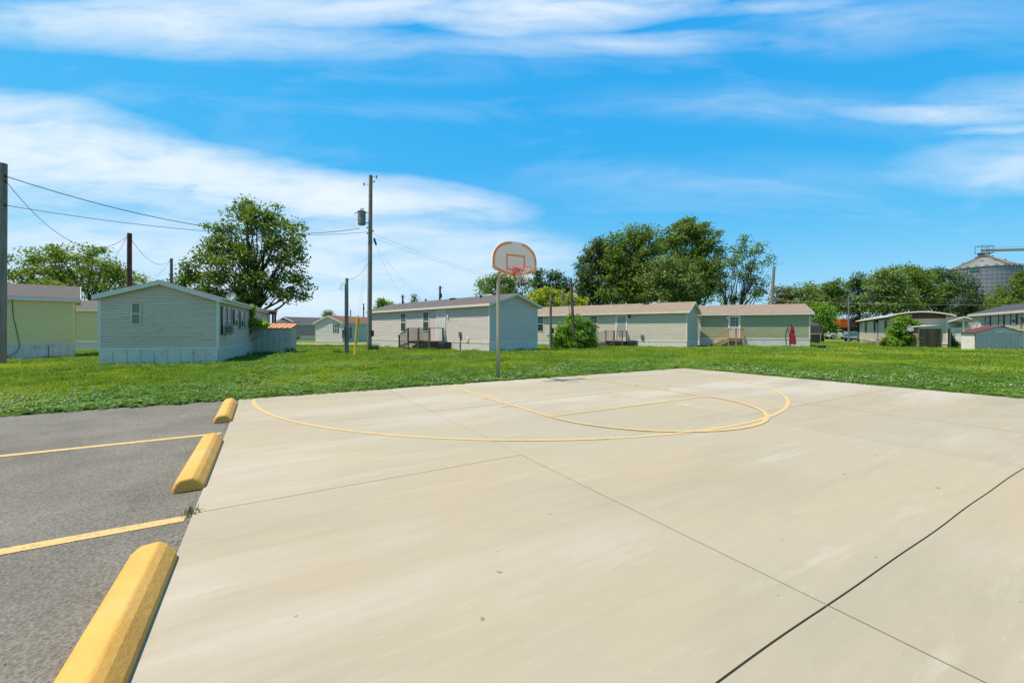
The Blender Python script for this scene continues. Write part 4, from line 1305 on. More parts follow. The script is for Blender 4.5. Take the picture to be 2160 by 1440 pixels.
for sx, L2 in ((-1, 0.9), (1, 0.9)):
    b = MB(); b.tube([q + Vector((0, 0, -0.05)), q + Vector((sx * L2, 0, 0.02))], 0.03, 5); b.build('arm', 'metal_grey', P9)
    b = MB(); b.tube([q + Vector((0, 0, -1.75)), q + Vector((sx * 0.5, 0, -1.62)), q + Vector((sx * 0.95, 0, -1.72))], [0.03, 0.05, 0.03], 5); b.build('lamp_arm', 'wire_pale', P9)
# small far poles
for k, (px, pt, pbm, Y, lab) in enumerate(((767, 640, 672, 82, 'far dark pole just left of the tall transformer pole'), (739.5, 653, 670, 95, 'far short pole above the rusty brown roof'),
        (797, 634, 655, 50, 'stub of a pole in front of the small round tree, over the tan home'), (849.5, 622, 648, 48, 'small dark pole above the middle of the tan home roof'),
        (928.5, 603, 640, 44, 'dark pole with fittings behind the tan home roof, near the hoop'))):
    pt_ = at(px, pt, Y)
    t = pole('utility_pole', lab, (pt_.x - (0.15 if k == 4 else 0), Y, G(Y)), pt_, 0.13, 0.10, 'metal_dark' if k != 2 else 'wood_pole', group=GPOL)
    q = pt_ - t.location
    if k in (0, 3, 4):
        b = MB(); b.tube([q + Vector((0.05, -0.1, -1.25)), q + Vector((0.05, -0.1, -0.8))], 0.16, 8); b.build('transformer', 'metal_dark', t)
        b = MB(); b.tube([q + Vector((-0.3, 0, -0.25)), q + Vector((0.35, 0, -0.2))], 0.03, 5); b.build('crossarm', 'metal_dark', t)

sag_wire('power_line', 'upper black cable sagging from the left edge pole to the transformer pole', at(12, 372, 16.9), at(759, 481.5, Y1), 1.15, 0.017)
sag_wire('power_line', 'lower black cable from the left edge pole to the transformer pole', at(12, 433, 16.9), at(779, 489, Y1), 0.62, 0.012)
sag_wire('service_wire', 'cable dropping from the left edge pole to the red-brown pole', at(13, 383, 16.9), at(268, 499, 26.4), 1.55, 0.013)
sag_wire('service_wire', 'cable between the red-brown pole and the short thin pole', at(277, 505, 26.5), at(359, 549, 40), 0.9, 0.014)
sag_wire('service_wire', 'faint wire falling leftwards from the red-brown pole', at(268, 500, 26.4), at(228, 560, 48), 0.2, 0.010)
sag_wire('service_wire', 'faint wire falling leftwards from the short thin pole', at(359, 550, 40), at(318, 590, 56), 0.3, 0.012)
sag_wire('service_wire', 'short cable from the transformer pole to the meter pole', ax1(zz1(552)) + Vector((-0.1, 0, 0)), P2t + Vector((0.05, 0, -0.05)), 0.35, 0.010)
sag_wire('power_line', 'upper thin line running right from the transformer pole past the hoop', at(786, 493, Y1), at(1188, 611, 52), 0.7, 0.007)
sag_wire('power_line', 'lower thin line running right from the transformer pole past the hoop', at(786, 501, Y1), at(1203, 628, 33), 0.35, 0.006)
sag_wire('service_wire', 'faint wire dropping from the transformer pole to the tan home roof', at(789, 510, Y1), at(850, 628, 48), 0.4, 0.006)
sag_wire('service_wire', 'second faint wire dropping from the transformer pole behind the tan home', at(790, 512, Y1), at(900, 640, 46), 0.4, 0.005)
sag_wire('power_line', 'pale line from the leaning bare pole to the right edge', at(1628, 634, 45.5), at(2300, 641, 64), 0.3, 0.014, 'wire_pale')
sag_wire('power_line', 'thin pale line from the slim grey pole to the right edge', at(1795, 623, 60), at(2300, 630, 75), 0.4, 0.010, 'wire_pale')
sag_wire('service_wire', 'thin wire between the meter pole and the leaning pole of the bush', at(1163, 622, c_.y), at(1205, 596, 32.8), 0.25, 0.009)

# ------------------------------------------------------------------ sheds, awning, small things
def base_pt(px, py): return gp(px, py)
# low metal shed with the orange roof
a = gp(506, 746.0); th = R(17)
t = thing('metal_shed', 'low grey metal shed with a rusty orange roof beside the sage home', 'shed', a, th)
W_, D_, Hh = 2.72, 1.7, 1.50
npn = 9
pw = W_ / npn
q = MB(); q.poly([(0.003, 0, -0.3), (pw - 0.02, 0, -0.3), (pw - 0.02, 0, Hh), (0.003, 0, Hh)]); q.box(pw - 0.02, pw - 0.003, -0.018, 0.0, -0.3, Hh)
pm = q.mesh('wall_panel')
for i in range(npn):
    o = link('wall_panel', pm, 'shed_metal', t); o.location = (i * pw, 0, 0)
for i in range(5):
    o = link('wall_panel', pm, 'shed_metal', t); o.location = (W_, i * D_ / 5.6, 0); o.rotation_euler = (0, 0, PI / 2)
b = MB(); b.box(0.0, W_ - 0.01, 0.012, D_, -0.3, Hh); b.build('shed_body', 'shed_metal', t)
nr = 10
for i in range(nr):
    x0, x1 = -0.08 + (W_ + 0.16) * i / nr, -0.08 + (W_ + 0.16) * (i + 1) / nr - 0.008
    b = MB(); b.hexa([(x0, -0.09, Hh), (x1, -0.09, Hh), (x1, D_ + 0.05, Hh + 0.30), (x0, D_ + 0.05, Hh + 0.30), (x0, -0.09, Hh + 0.04), (x1, -0.09, Hh + 0.04), (x1, D_ + 0.05, Hh + 0.34), (x0, D_ + 0.05, Hh + 0.34)])
    b.hexa([(x1 - 0.03, -0.10, Hh + 0.04), (x1, -0.10, Hh + 0.04), (x1, D_ + 0.05, Hh + 0.34), (x1 - 0.03, D_ + 0.05, Hh + 0.34), (x1 - 0.03, -0.10, Hh + 0.07), (x1, -0.10, Hh + 0.07), (x1, D_ + 0.05, Hh + 0.37), (x1 - 0.03, D_ + 0.05, Hh + 0.37)])
    b.build('roof_panel', 'roof_orange', t)

# maroon patio awning beside the sage home
Ya = 30.5
a = at(578, 760, Ya); a.z = G(Ya)
t = thing('patio_awning', 'flat maroon patio awning on twin posts behind the orange-roofed shed', 'awning', a, 0)
def za(py, Y=Ya): return H + (HY - py) * Y / F - a.z
b = MB()
pl = [at(512, 648.5, 26.5), at(586, 655.5, Ya - 0.3), at(583, 657, Ya + 1.6), at(522, 651, 29.5)]
pl = [p - a for p in pl]
b.hexa([p + Vector((0, 0, -0.05)) for p in pl] + [p + Vector((0, 0, 0.03)) for p in pl]); b.build('awning_roof', 'roof_white', t, fix=True)
b = MB(); p0, p1 = at(522, 652, 27.5) - a, at(583, 658.5, Ya) - a
b.hexa([p0 + Vector((0, -0.05, -0.2)), p1 + Vector((0, -0.05, -0.2)), p1 + Vector((0, 0.05, -0.2)), p0 + Vector((0, 0.05, -0.2)),
        p0 + Vector((0, -0.05, 0.02)), p1 + Vector((0, -0.05, 0.02)), p1 + Vector((0, 0.05, 0.02)), p0 + Vector((0, 0.05, 0.02))]); b.build('beam', 'brown_awning', t)
for px in (575.5, 580.5):
    x = at(px, 700, Ya).x - a.x
    b = MB(); b.box(x - 0.05, x + 0.05, -0.05, 0.05, -0.1, za(660)); b.build('post', 'brown_awning', t)

def dish(label, p, az_, tilt, r, mastlen=0.6, m='dish'):
    t = thing('satellite_dish', label, 'satellite dish', p, az_, 'satellite dishes')
    b = MB()
    n, rings = 18, 5
    c = Vector((0, -0.12, 0))
    M = Matrix.Rotation(tilt, 4, 'X')
    pts = []
    for i in range(rings + 1):
        for k in range(n):
            rr = r * i / rings; aa = 2 * PI * k / n
            pts.append(M @ Vector((rr * math.cos(aa), -(0.25 * rr * rr / r), rr * math.sin(aa) * 1.08)) + c)
    for off in (0.0, 0.012):
        base = len(b.v)
        b.v += [tuple(q_ + Vector((0, off, 0))) for q_ in pts]
        for i in range(rings):
            for k in range(n):
                k2 = (k + 1) % n
                b.f.append((base + i * n + k, base + i * n + k2, base + (i + 1) * n + k2, base + (i + 1) * n + k))
    b.build('reflector', m, t, smooth=True)
    b = MB(); b.tube([M @ Vector((0, -0.1, -r)) + c, M @ Vector((0, -r * 1.1, -r * 0.7)) + c], 0.015, 5); b.build('feed_arm', 'metal_dark', t)
    b = MB(); b.tube([M @ Vector((0, -r * 1.05, -r * 0.7)) + c, M @ Vector((0, -r * 1.2, -r * 0.5)) + c], 0.04, 6); b.build('feed_horn', 'metal_dark', t)
    b = MB(); b.tube([(0, 0, 0), (0, 0.08, -0.1), (0, 0.10, -mastlen)], 0.022, 6); b.build('mast', 'metal_grey', t)
    return t
p = at(489.5, 625, 22.8)
dish('grey satellite dish on the roof edge of the sage home', p, R(20), R(-25), 0.23, 0.45)

# air conditioners and boxes by the homes
def ac_unit(label, p, rz, w, d, h, m, m2='ac_dark'):
    t = thing('condenser_unit', label, 'air conditioner', p, rz, 'air conditioning units on the grass')
    b = MB(); b.box(-w / 2, w / 2, -d / 2, d / 2, -0.1, h); b.build('housing', m, t, fix=True, bevel=0.02)
    b = MB(); b.tube([(0, 0, h), (0, 0, h + 0.04)], min(w, d) * 0.4, 14); b.build('fan_guard', m2, t)
    for k in range(7):
        z = 0.12 + (h - 0.24) * k / 7
        b = MB(); b.box(-w / 2 + 0.06, w / 2 - 0.06, -d / 2 - 0.012, -d / 2 - 0.001, z, z + (h - 0.24) / 14); b.build('louvre', m2, t)
    return t
p = gp(172, 739); ac_unit('dark air conditioner in the gap between the yellow homes', Vector((p.x, 27.5, G(27.5))), R(5), 0.75, 0.7, 0.62, 'ac_dark')
p = Vector(h2.P('F', h2.s_at('F', 948), 0, 0)); M2 = Matrix.Translation(h2.o) @ Matrix.Rotation(th2, 4, 'Z')
ac_unit('dark air conditioner at the foot of the brown porch of the tan home', M2 @ Vector((p.x + 0.15, -0.55, 0)), th2, 0.8, 0.7, 0.55, 'ac_dark')
M3 = Matrix.Translation(h3.o) @ Matrix.Rotation(th3, 4, 'Z')
ac_unit('dark air conditioner by the porch of the beige home', M3 @ Vector((h3.s_at('F', 1334) + 0.2, -0.6, 0)), th3, 0.8, 0.7, 0.55, 'ac_dark')
p = gp(1825.5, 725.5); ac_unit('beige air conditioner in front of the bowed-roof home', Vector((36.5, 42.6, G(42.6))) if False else p, R(-35), 0.62, 0.75, 0.72, 'ac_beige', 'ac_beige')
# tub and stones
p = gp(1733.5, 736.5)
t = thing('plastic_tub', 'dark teal plastic tub on the grass right of the green home', 'tub', p, 0)
b = MB(); r0, r1, hh = 0.24, 0.30, 0.30
b.tube([(0, 0, 0.0), (0, 0, hh - 0.04), (0, 0, hh - 0.035), (0, 0, hh), (0, 0, hh), (0, 0, 0.05)], [r0, r1 - 0.01, r1 + 0.015, r1 + 0.015, r1 - 0.02, r0 - 0.02], 18)
b.build('tub_body', 'tub', t)
p = gp(1858, 731.5)
for k, (dx, s_) in enumerate(((0, 0.28), (0.45, 0.22))):
    b = MB()
    b.tube([(0, 0, -0.1), (0, 0, 0.02), (0.02, 0, s_ * 0.5), (0, 0, s_ * 0.62)], [s_ * 0.9, s_, s_ * 0.7, s_ * 0.2], 7)
    o = b.build('garden_stone', 'stone'); o.location = p + Vector((dx, 0.1, 0)); o.scale = (1.3, 1, 0.8)
    tag(o, ('larger' if k == 0 else 'smaller') + ' of two reddish stones at the foot of the bowed-roof home', 'stone', 'reddish stones')

# red cantilever umbrella, folded
p = gp(1666.5, 733.8)
Yu = p.y
t = thing('patio_umbrella', 'folded dark red cantilever umbrella in front of the green home', 'umbrella', p, 0)
def zu(py): return H + (HY - py) * Yu / F - p.z
def xu(px): return (px - 1080) * Yu / F - p.x
b = MB(); b.box(-0.55, 0.55, -0.45, 0.45, -0.02, 0.05); b.build('base_plate', 'metal_grey', t, fix=True, bevel=0.01)
b = MB(); b.tube([(0, 0, 0), (0, 0, zu(716))], 0.03, 8); b.build('mast', 'metal_dark', t)
pts = [(xu(1659.5), 0, zu(726)), (xu(1658), 0, zu(722)), (xu(1657.3), 0, zu(708)), (xu(1658.8), 0, zu(698)), (xu(1662), 0, zu(690.5)), (xu(1666), 0, zu(685.5)), (xu(1669), 0, zu(684.8)), (xu(1671), 0, zu(687))]
b = MB(); b.tube(pts, 0.035, 8); b.build('arm', 'metal_dark', t, smooth=True)
b = MB(); b.tube([(xu(1661.5), 0, zu(692)), (xu(1665), 0.0, zu(703)), (0, 0, zu(716))], 0.028, 8); b.build('strut', 'metal_dark', t)
b = MB()
nf_ = 20
levs = [(684.5, 0.03), (688, 0.10), (692, 0.13), (696, 0.15), (699, 0.14), (708, 0.21), (718, 0.25), (725, 0.26)]
for i, (py, r_) in enumerate(levs):
    for k in range(nf_):
        aa = 2 * PI * k / nf_
        rr = r_ * (1.0 if k % 2 else 0.74)
        zz = zu(py) + (0 if i < len(levs) - 1 else (0.10 * math.sin(k * 2.1) - 0.03))
        b.v.append((xu(1671.2 + (py - 684) * 0.02) + rr * math.cos(aa), rr * math.sin(aa), zz))
for i in range(len(levs) - 1):
    for k in range(nf_):
        k2 = (k + 1) % nf_
        b.f.append((i * nf_ + k, (i + 1) * nf_ + k, (i + 1) * nf_ + k2, i * nf_ + k2))
b.f.append(tuple(range(nf_)))
b.build('canopy', 'umbrella_red', t)
b = MB(); b.tube([(xu(1671.4), 0, zu(697.6)), (xu(1671.4), 0, zu(699.2))], 0.165, 12); b.build('strap', 'umbrella_red', t)

# small dark-roofed shed behind the green home
p = gp(1709, 724.5)
t = thing('wooden_shed', 'small grey board shed with a black shingle roof behind the green home', 'shed', Vector((p.x, p.y, p.z)), R(6))
Ys = p.y
def zs_(py): return H + (HY - py) * Ys / F - p.z
w_ = 23.0 * Ys / F; hh = zs_(704)
for i in range(8):
    b = MB(); b.box(w_ * i / 8 + 0.006, w_ * (i + 1) / 8 - 0.006, 0, 0.03, -0.1, hh); b.build('wall_board', 'wood_grey', t)
b = MB(); b.box(0.0, w_, 0.031, 1.3, -0.1, hh); b.build('shed_body', 'wood_grey', t)
hr = zs_(681.5)
for k, (y0, z0, y1, z1) in enumerate(((-0.12, hh - 0.02, 0.08, hh + (hr - hh) * 0.74), (0.08, hh + (hr - hh) * 0.74, 0.55, hr))):
    b = MB(); b.hexa([(-0.1, y0, z0), (w_ + 0.1, y0, z0), (w_ + 0.1, y1, z1), (-0.1, y1, z1), (-0.1, y0, z0 + 0.05), (w_ + 0.1, y0, z0 + 0.05), (w_ + 0.1, y1, z1 + 0.05), (-0.1, y1, z1 + 0.05)])
    b.build('roof', 'roof_black', t)
b = MB(); b.hexa([(-0.1, 0.551, hr), (w_ + 0.1, 0.551, hr), (w_ + 0.1, 1.4, hh), (-0.1, 1.4, hh), (-0.1, 0.551, hr + 0.05), (w_ + 0.1, 0.551, hr + 0.05), (w_ + 0.1, 1.4, hh + 0.05), (-0.1, 1.4, hh + 0.05)]); b.build('roof', 'roof_black', t)
b = MB(); b.box(-0.11, w_ + 0.11, -0.15, -0.12, hh - 0.06, hh + 0.03); b.build('fascia', 'white_trim', t)

# brown board shed
pL, pR = gp(1935.5, 733.8), gp(1997.5, 733.2)
dv = (pR - pL); W_ = dv.length; th = math.atan2(dv.y, dv.x) - R(4)
t = thing('wooden_shed', 'weathered brown board shed with grey corner posts and a white metal roof', 'shed', pL, th)
hh0, hh1 = 1.80, 1.98
nb = 12
for i in range(nb):
    b = MB(); x0, x1 = 0.14 + (W_ - 0.28) * i / nb + 0.004, 0.14 + (W_ - 0.28) * (i + 1) / nb - 0.004
    b.box(x0, x1, rng.uniform(-0.012, 0.004), 0.05, -0.05, 1.62)
    b.build('wall_board', 'wood_brown', t)
for x in (0.0, W_ - 0.13):
    b = MB(); b.box(x, x + 0.13, -0.05, 0.1, -0.1, 1.72); b.build('post', 'galv', t)
b = MB(); b.hexa([(0, -0.05, 1.63), (W_, -0.05, 1.63), (W_, 0.08, 1.63), (0, 0.08, 1.63), (0, -0.05, hh0), (W_, -0.05, hh1), (W_, 0.08, hh1), (0, 0.08, hh0)]); b.build('header', 'shed_metal', t)
for i in range(3):
    y0 = 0.10 + 0.17 * i
    b = MB(); b.box(0.0, 0.04, y0, y0 + 0.16, -0.05, 1.74); b.build('wall_board', 'wood_new', t)
b = MB(); b.box(0.045, W_ - 0.01, 0.09, 0.6, -0.05, 1.7); b.build('shed_body', 'wood_brown', t)
b = MB(); b.hexa([(-0.25, -0.10, hh0 - 0.02), (W_ + 0.25, -0.10, hh1 + 0.02), (W_ + 0.25, 0.75, hh1 + 0.06), (-0.25, 0.75, hh0 + 0.02)] + [(-0.25, -0.10, hh0 + 0.02), (W_ + 0.25, -0.10, hh1 + 0.06), (W_ + 0.25, 0.75, hh1 + 0.10), (-0.25, 0.75, hh0 + 0.06)]); b.build('roof', 'roof_white', t)
dish('white satellite dish on the left corner of the brown board shed', at(1917, 693, 35.0), R(-15), R(-20), 0.24, 0.5)

# pale metal shed, right
pc = gp(2056, 738.6); th = R(15)
t = thing('metal_shed', 'pale blue-grey metal shed with a maroon gable roof at the right edge', 'shed', pc, th)
W_, D_, hw, hp = 5.4, 0.75, 1.27, 1.74
npn = 18; pw = W_ / npn
q = MB()
for (x0, x1, o0, o1) in ((0.0, 0.09, 0.05, 0.05), (0.09, 0.13, 0.05, 0.0), (0.13, pw - 0.04, 0.0, 0.0), (pw - 0.04, pw, 0.0, 0.05)):
    q.poly([(x0, -o0, -0.2), (x1, -o1, -0.2), (x1, -o1, hw - 0.1), (x0, -o0, hw - 0.1)])
q.poly([(0, -0.05, hw - 0.1), (pw, -0.05, hw - 0.1), (pw, 0, hw - 0.1), (0, 0, hw - 0.1)])
pm = q.mesh('wall_panel')
for i in range(npn):
    o = link('wall_panel', pm, 'shed_metal_pale', t); o.location = (i * pw, 0, 0)
b = MB(); b.prism([(0, hw - 0.098), (W_, hw - 0.098), (W_, hw), (W_ / 2, hp), (0, hw)], lambda x, z, y: (x, y, z), -0.06, 0.0); b.build('gable', 'shed_metal_pale', t, fix=True)
b = MB(); b.prism([(W_ / 2 - 0.75, hw + 0.02), (W_ / 2 + 0.75, hw + 0.02), (W_ / 2 + 0.3, hw + 0.12), (W_ / 2, hw + 0.20), (W_ / 2 - 0.3, hw + 0.12)], lambda x, z, y: (x, y, z), -0.085, -0.061); b.build('gable_vent', 'skirt_white', t, fix=True)
b = MB(); b.box(0.01, W_ - 0.01, 0.01, D_, -0.2, hw - 0.02); b.build('shed_body', 'skirt_white', t)
b = MB(); b.box(-0.02, 0.01, -0.01, D_, -0.2, hw); b.build('side_wall', 'skirt_white', t)  # whiter than the front panels: the sunlit side's brightness is put into its colour
for sg in (0, 1):
    xs_ = (-0.12, W_ / 2) if sg == 0 else (W_ / 2, W_ + 0.12)
    zs__ = (hw - 0.02, hp + 0.01) if sg == 0 else (hp + 0.01, hw - 0.02)
    b = MB(); b.hexa([(xs_[0], -0.12, zs__[0]), (xs_[1], -0.12, zs__[1]), (xs_[1], D_ + 0.1, zs__[1]), (xs_[0], D_ + 0.1, zs__[0]), (xs_[0], -0.12, zs__[0] + 0.035), (xs_[1], -0.12, zs__[1] + 0.035), (xs_[1], D_ + 0.1, zs__[1] + 0.035), (xs_[0], D_ + 0.1, zs__[0] + 0.035)])
    b.build('roof_panel', 'roof_maroon', t)
dish('round white satellite dish above the left end of the maroon-roofed shed', at(2058.5, 684.5, 33.5), R(-40), R(-15), 0.26, 1.2)

# cream house with the white front porch
pc = gp(1998, 720.5); pc = at(1998, 721, 59.0); pc.z = G(59)
th = R(-12)
t = thing('porch_house', 'small cream house with a white-railed front porch between the two right-hand homes', 'house', pc, th)
Wp = 3.75
dxp, dyp = math.cos(th), math.sin(th)
zf = 1.05; zc = 2.95; zp = 3.62
b = MB(); b.box(0, Wp, 0, 0.08, -0.3, zf); b.build('porch_skirt', 'white_paint', t)
b = MB(); b.box(0, Wp, 0.0, 2.2, zf + 0.002, zf + 0.10); b.build('porch_floor', 'white_trim', t)
pm = MB(); pm.box(-0.07, 0.07, -0.07, 0.07, zf + 0.1, zc); pme = pm.mesh('post')
for x in (0.07, Wp * 0.52, Wp - 0.07):
    o = link('post', pme, 'white_paint', t); o.location = (x, 0.08, 0)
bm_ = MB(); bm_.box(-0.022, 0.022, -0.02, 0.02, zf + 0.2, zf + 0.98); bme = bm_.mesh('baluster')
for i in range(1, 30):
    x = Wp * i / 30
    o = link('baluster', bme, 'white_paint', t); o.location = (x, 0.08, 0)
for z0, z1 in ((zf + 0.14, zf + 0.2), (zf + 0.981, zf + 1.05)):
    b = MB(); b.box(0.14, Wp - 0.14, 0.04, 0.12, z0, z1); b.build('rail', 'white_paint', t)
b = MB(); b.box(0, Wp, 2.2, 2.3, zf, zc); b.build('house_wall', 'siding_cream', t)
for x0, x1, z0, z1 in ((1.0, 1.45, zf + 1.35, zf + 1.62), (2.75, 3.2, zf + 1.35, zf + 1.62), (0.9, 1.9, zf + 0.15, zf + 1.2), (2.5, 3.1, zf + 0.3, zf + 1.25)):
    b = MB(); b.box(x0, x1, 2.14, 2.199, z0, z1); b.build('porch_window', 'glass', t)
b = MB(); b.box(0, Wp + 1.5, 2.31, 12, -0.3, zc); b.build('house_body', 'siding_cream', t)
b = MB(); b.prism([(-0.15, zc), (Wp + 0.15, zc), (Wp / 2, zp)], lambda x, z, y: (x, y, z), 0.0, 0.1); b.build('gable', 'siding_cream', t, fix=True)
for x0, x1, z0, z1 in ((-0.3, Wp / 2, zc - 0.05, zp + 0.02), (Wp / 2, Wp + 0.3, zp + 0.02, zc - 0.05)):
    b = MB(); b.hexa([(x0, -0.25, z0), (x1, -0.25, z1), (x1, 12, z1), (x0, 12, z0), (x0, -0.25, z0 + 0.07), (x1, -0.25, z1 + 0.07), (x1, 12, z1 + 0.07), (x0, 12, z0 + 0.07)]); b.build('roof', 'roof_black', t)
    b = MB(); b.hexa([(x0, -0.29, z0 - 0.1), (x1, -0.29, z1 - 0.1), (x1, -0.255, z1 - 0.1), (x0, -0.255, z0 - 0.1), (x0, -0.29, z0 + 0.09), (x1, -0.29, z1 + 0.09), (x1, -0.255, z1 + 0.09), (x0, -0.255, z0 + 0.09)]); b.build('rake_board', 'white_paint', t)

# ------------------------------------------------------------------ cars
def car(label, p, rz, kind, m, sc_=1.0):
    t = thing('parked_car', label, 'car', p, rz, 'parked cars')
    t.scale = (sc_, sc_, sc_)
    L, W = (4.7, 1.8) if kind == 'sedan' else (4.5, 1.85)
    if kind == 'sedan':
        prof = [(0.0, 0.45), (0.02, 0.62), (0.12, 0.75), (0.9, 0.90), (1.35, 0.96), (3.7, 1.0), (4.5, 0.96), (4.66, 0.85), (4.7, 0.45), (4.55, 0.28), (0.15, 0.25)]
        cab = [(1.25, 0.93), (2.05, 1.38), (2.4, 1.44), (3.1, 1.44), (3.5, 1.36), (4.15, 0.97)]
        wx = (0.9, 3.75); wr = 0.33
    else:
        prof = [(0.0, 0.5), (0.03, 0.80), (0.15, 0.93), (1.0, 1.05), (1.25, 1.08), (4.2, 1.12), (4.4, 1.05), (4.5, 0.8), (4.48, 0.5), (4.3, 0.34), (0.2, 0.32)]
        cab = [(1.15, 1.05), (1.75, 1.50), (2.1, 1.60), (3.6, 1.62), (4.05, 1.52), (4.35, 1.10)]
        wx = (0.85, 3.5); wr = 0.37
    b = MB(); b.prism(prof, lambda x, z, y: (x, y * (1.0), z), -W / 2, W / 2)
    body = b.build('body', m, t, fix=True, bevel=0.07)
    b = MB()
    n = len(cab)
    for s_, (w0, w1) in enumerate(((W / 2 - 0.08, W / 2 - 0.26),)):
        zlo, zhi = cab[0][1], max(z for x, z in cab)
        def hw_(z): return w0 + (w1 - w0) * (z - zlo) / (zhi - zlo)
        for sg in (-1, 1):
            b.v += [(x, sg * hw_(z), z) for x, z in cab]
        b.f.append(tuple(range(n))[::-1]); b.f.append(tuple(range(n, 2 * n)))
        for i in range(n):
            j = (i + 1) % n
            b.f.append((i, j, n + j, n + i))
    b.build('cabin', m, t, fix=True, bevel=0.03)
    # windows as glass panels just proud of the cabin
    def side(x0, x1, za_, zb_, sg, x0t, x1t):
        q = MB(); y0, y1 = hw_(za_) + 0.004, hw_(zb_) + 0.004
        q.hexa([(x0, sg * (y0 - 0.02), za_), (x1, sg * (y0 - 0.02), za_), (x1, sg * y0, za_), (x0, sg * y0, za_), (x0t, sg * (y1 - 0.02), zb_), (x1t, sg * (y1 - 0.02), zb_), (x1t, sg * y1, zb_), (x0t, sg * y1, zb_)])
        q.build('side_window', 'glass', t, fix=True)
    zl, zh = cab[0][1] + 0.06, max(z for x, z in cab) - 0.10
    for sg in (-1, 1):
        side(cab[0][0] + 0.35, 2.55, zl, zh, sg, cab[1][0] + 0.12, 2.55)
        side(2.63, cab[-1][0] - 0.3, zl, zh, sg, 2.63, cab[-2][0] - 0.1)
    q = MB()
    (x0, z0), (x1, z1) = cab[0], cab[1]
    d = Vector((x0 - x1, 0, 0)).normalized() * 0.012
    q.poly([(x0 + 0.06 + d.x, -hw_(z0) + 0.1, z0 + 0.05), (x0 + 0.06 + d.x, hw_(z0) - 0.1, z0 + 0.05), (x1 + d.x, hw_(z1) - 0.08, z1), (x1 + d.x, -hw_(z1) + 0.08, z1)])
    q.build('windshield', 'glass', t)
    q = MB(); (x0, z0), (x1, z1) = cab[-1], cab[-2]
    q.poly([(x0 - 0.05 + 0.012, -hw_(z0) + 0.1, z0 + 0.05), (x0 - 0.05 + 0.012, hw_(z0) - 0.1, z0 + 0.05), (x1 + 0.012, hw_(z1) - 0.08, z1), (x1 + 0.012, -hw_(z1) + 0.08, z1)])
    q.build('rear_window', 'glass', t)
    for x in wx:
        for sg in (-1, 1):
            q = MB(); q.tube([(x, sg * (W / 2 - 0.2), wr), (x, sg * (W / 2 + 0.015), wr)], wr, 20); wq_ = q.build('wheel', 'tyre', t)
            q = MB(); q.tube([(x, sg * (W / 2 + 0.016), wr), (x, sg * (W / 2 + 0.03), wr)], wr * 0.62, 14); q.build('rim', 'rim', wq_)
    for sg in (-1, 1):
        q = MB(); q.box(-0.012, 0.15, sg * (W / 2 - 0.25) - 0.17, sg * (W / 2 - 0.25) + 0.17, 0.60, 0.74); q.build('headlight', 'lamp_glass', t)
        q = MB(); q.box(1.45, 1.62, sg * (W / 2 + 0.02) - 0.10, sg * (W / 2 + 0.02) + 0.10, cab[0][1] + 0.02, cab[0][1] + 0.16); q.build('mirror', m, t)
    q = MB(); q.box(-0.02, 0.03, -0.5, 0.5, 0.42, 0.56); q.build('grille', 'ac_dark', t)
    return t
p = gp(624, 718.6)
car('maroon sedan parked in front of the grey-brown home', p + Vector((0.5, 0, 0)), PI + R(8), 'sedan', 'car_maroon')
p = gp(1796, 714.6)
car('white hatchback parked below the orange rail cars', Vector((p.x, p.y, p.z)), PI + R(-6), 'suv', 'car_white', 1.18)
p = gp(1792.5, 720.2); 
car('dark blue car nosing out from behind the bowed-roof home', Vector((p.x + 0.6, p.y + 0.6, p.z)), R(38), 'sedan', 'car_blue', 1.0)

# ------------------------------------------------------------------ rail cars on the embankment
def railcar(label, px0, px1, Y, m):
    x0, x1 = (px0 - 1080) * Y / F, (px1 - 1080) * Y / F
    z1 = H + (HY - 672.0) * Y / F; z0 = H + (HY - 690.5) * Y / F
    t = thing('freight_car', label, 'rail car', ((x0 + x1) / 2, Y, 1.15), 0, 'rail cars on the embankment')
    w = (x1 - x0) / 2 - 0.1
    b = MB(); b.box(-w, w, 0, 2.6, z0 - 1.15, z1 - 1.15); b.build('container', m, t)
    nrib = 14
    rm = MB(); rm.box(0, w / nrib * 0.8, -0.06, -0.001, z0 - 1.1, z1 - 1.2); rme = rm.mesh('rib')
    for k in range(nrib):
        o = link('rib', rme, m, t); o.location = (-w + 2 * w * k / nrib + 0.05, 0, 0)
    b = MB(); b.box(-w, w, 0.2, 2.4, 0.55, z0 - 1.152); b.build('underframe', 'metal_dark', t)
    for x in (-w + 1.0, w - 1.0):
        for d_ in (-0.8, 0.8):
            if abs(x + d_) > w: continue
            b = MB(); b.tube([(x + d_, 0.5, 0.45), (x + d_, 2.1, 0.45)], 0.45, 12); b.build('wheel', 'metal_dark', t)
railcar('amber rail car half hidden by the leaves, leftmost', 1738, 1768.5, 119, 'container_amber')
railcar('bright orange rail car in the gap between the trees', 1770, 1789.5, 119, 'container_orange')
railcar('maroon rail car right of the slim grey pole', 1791, 1830, 119, 'container_maroon')

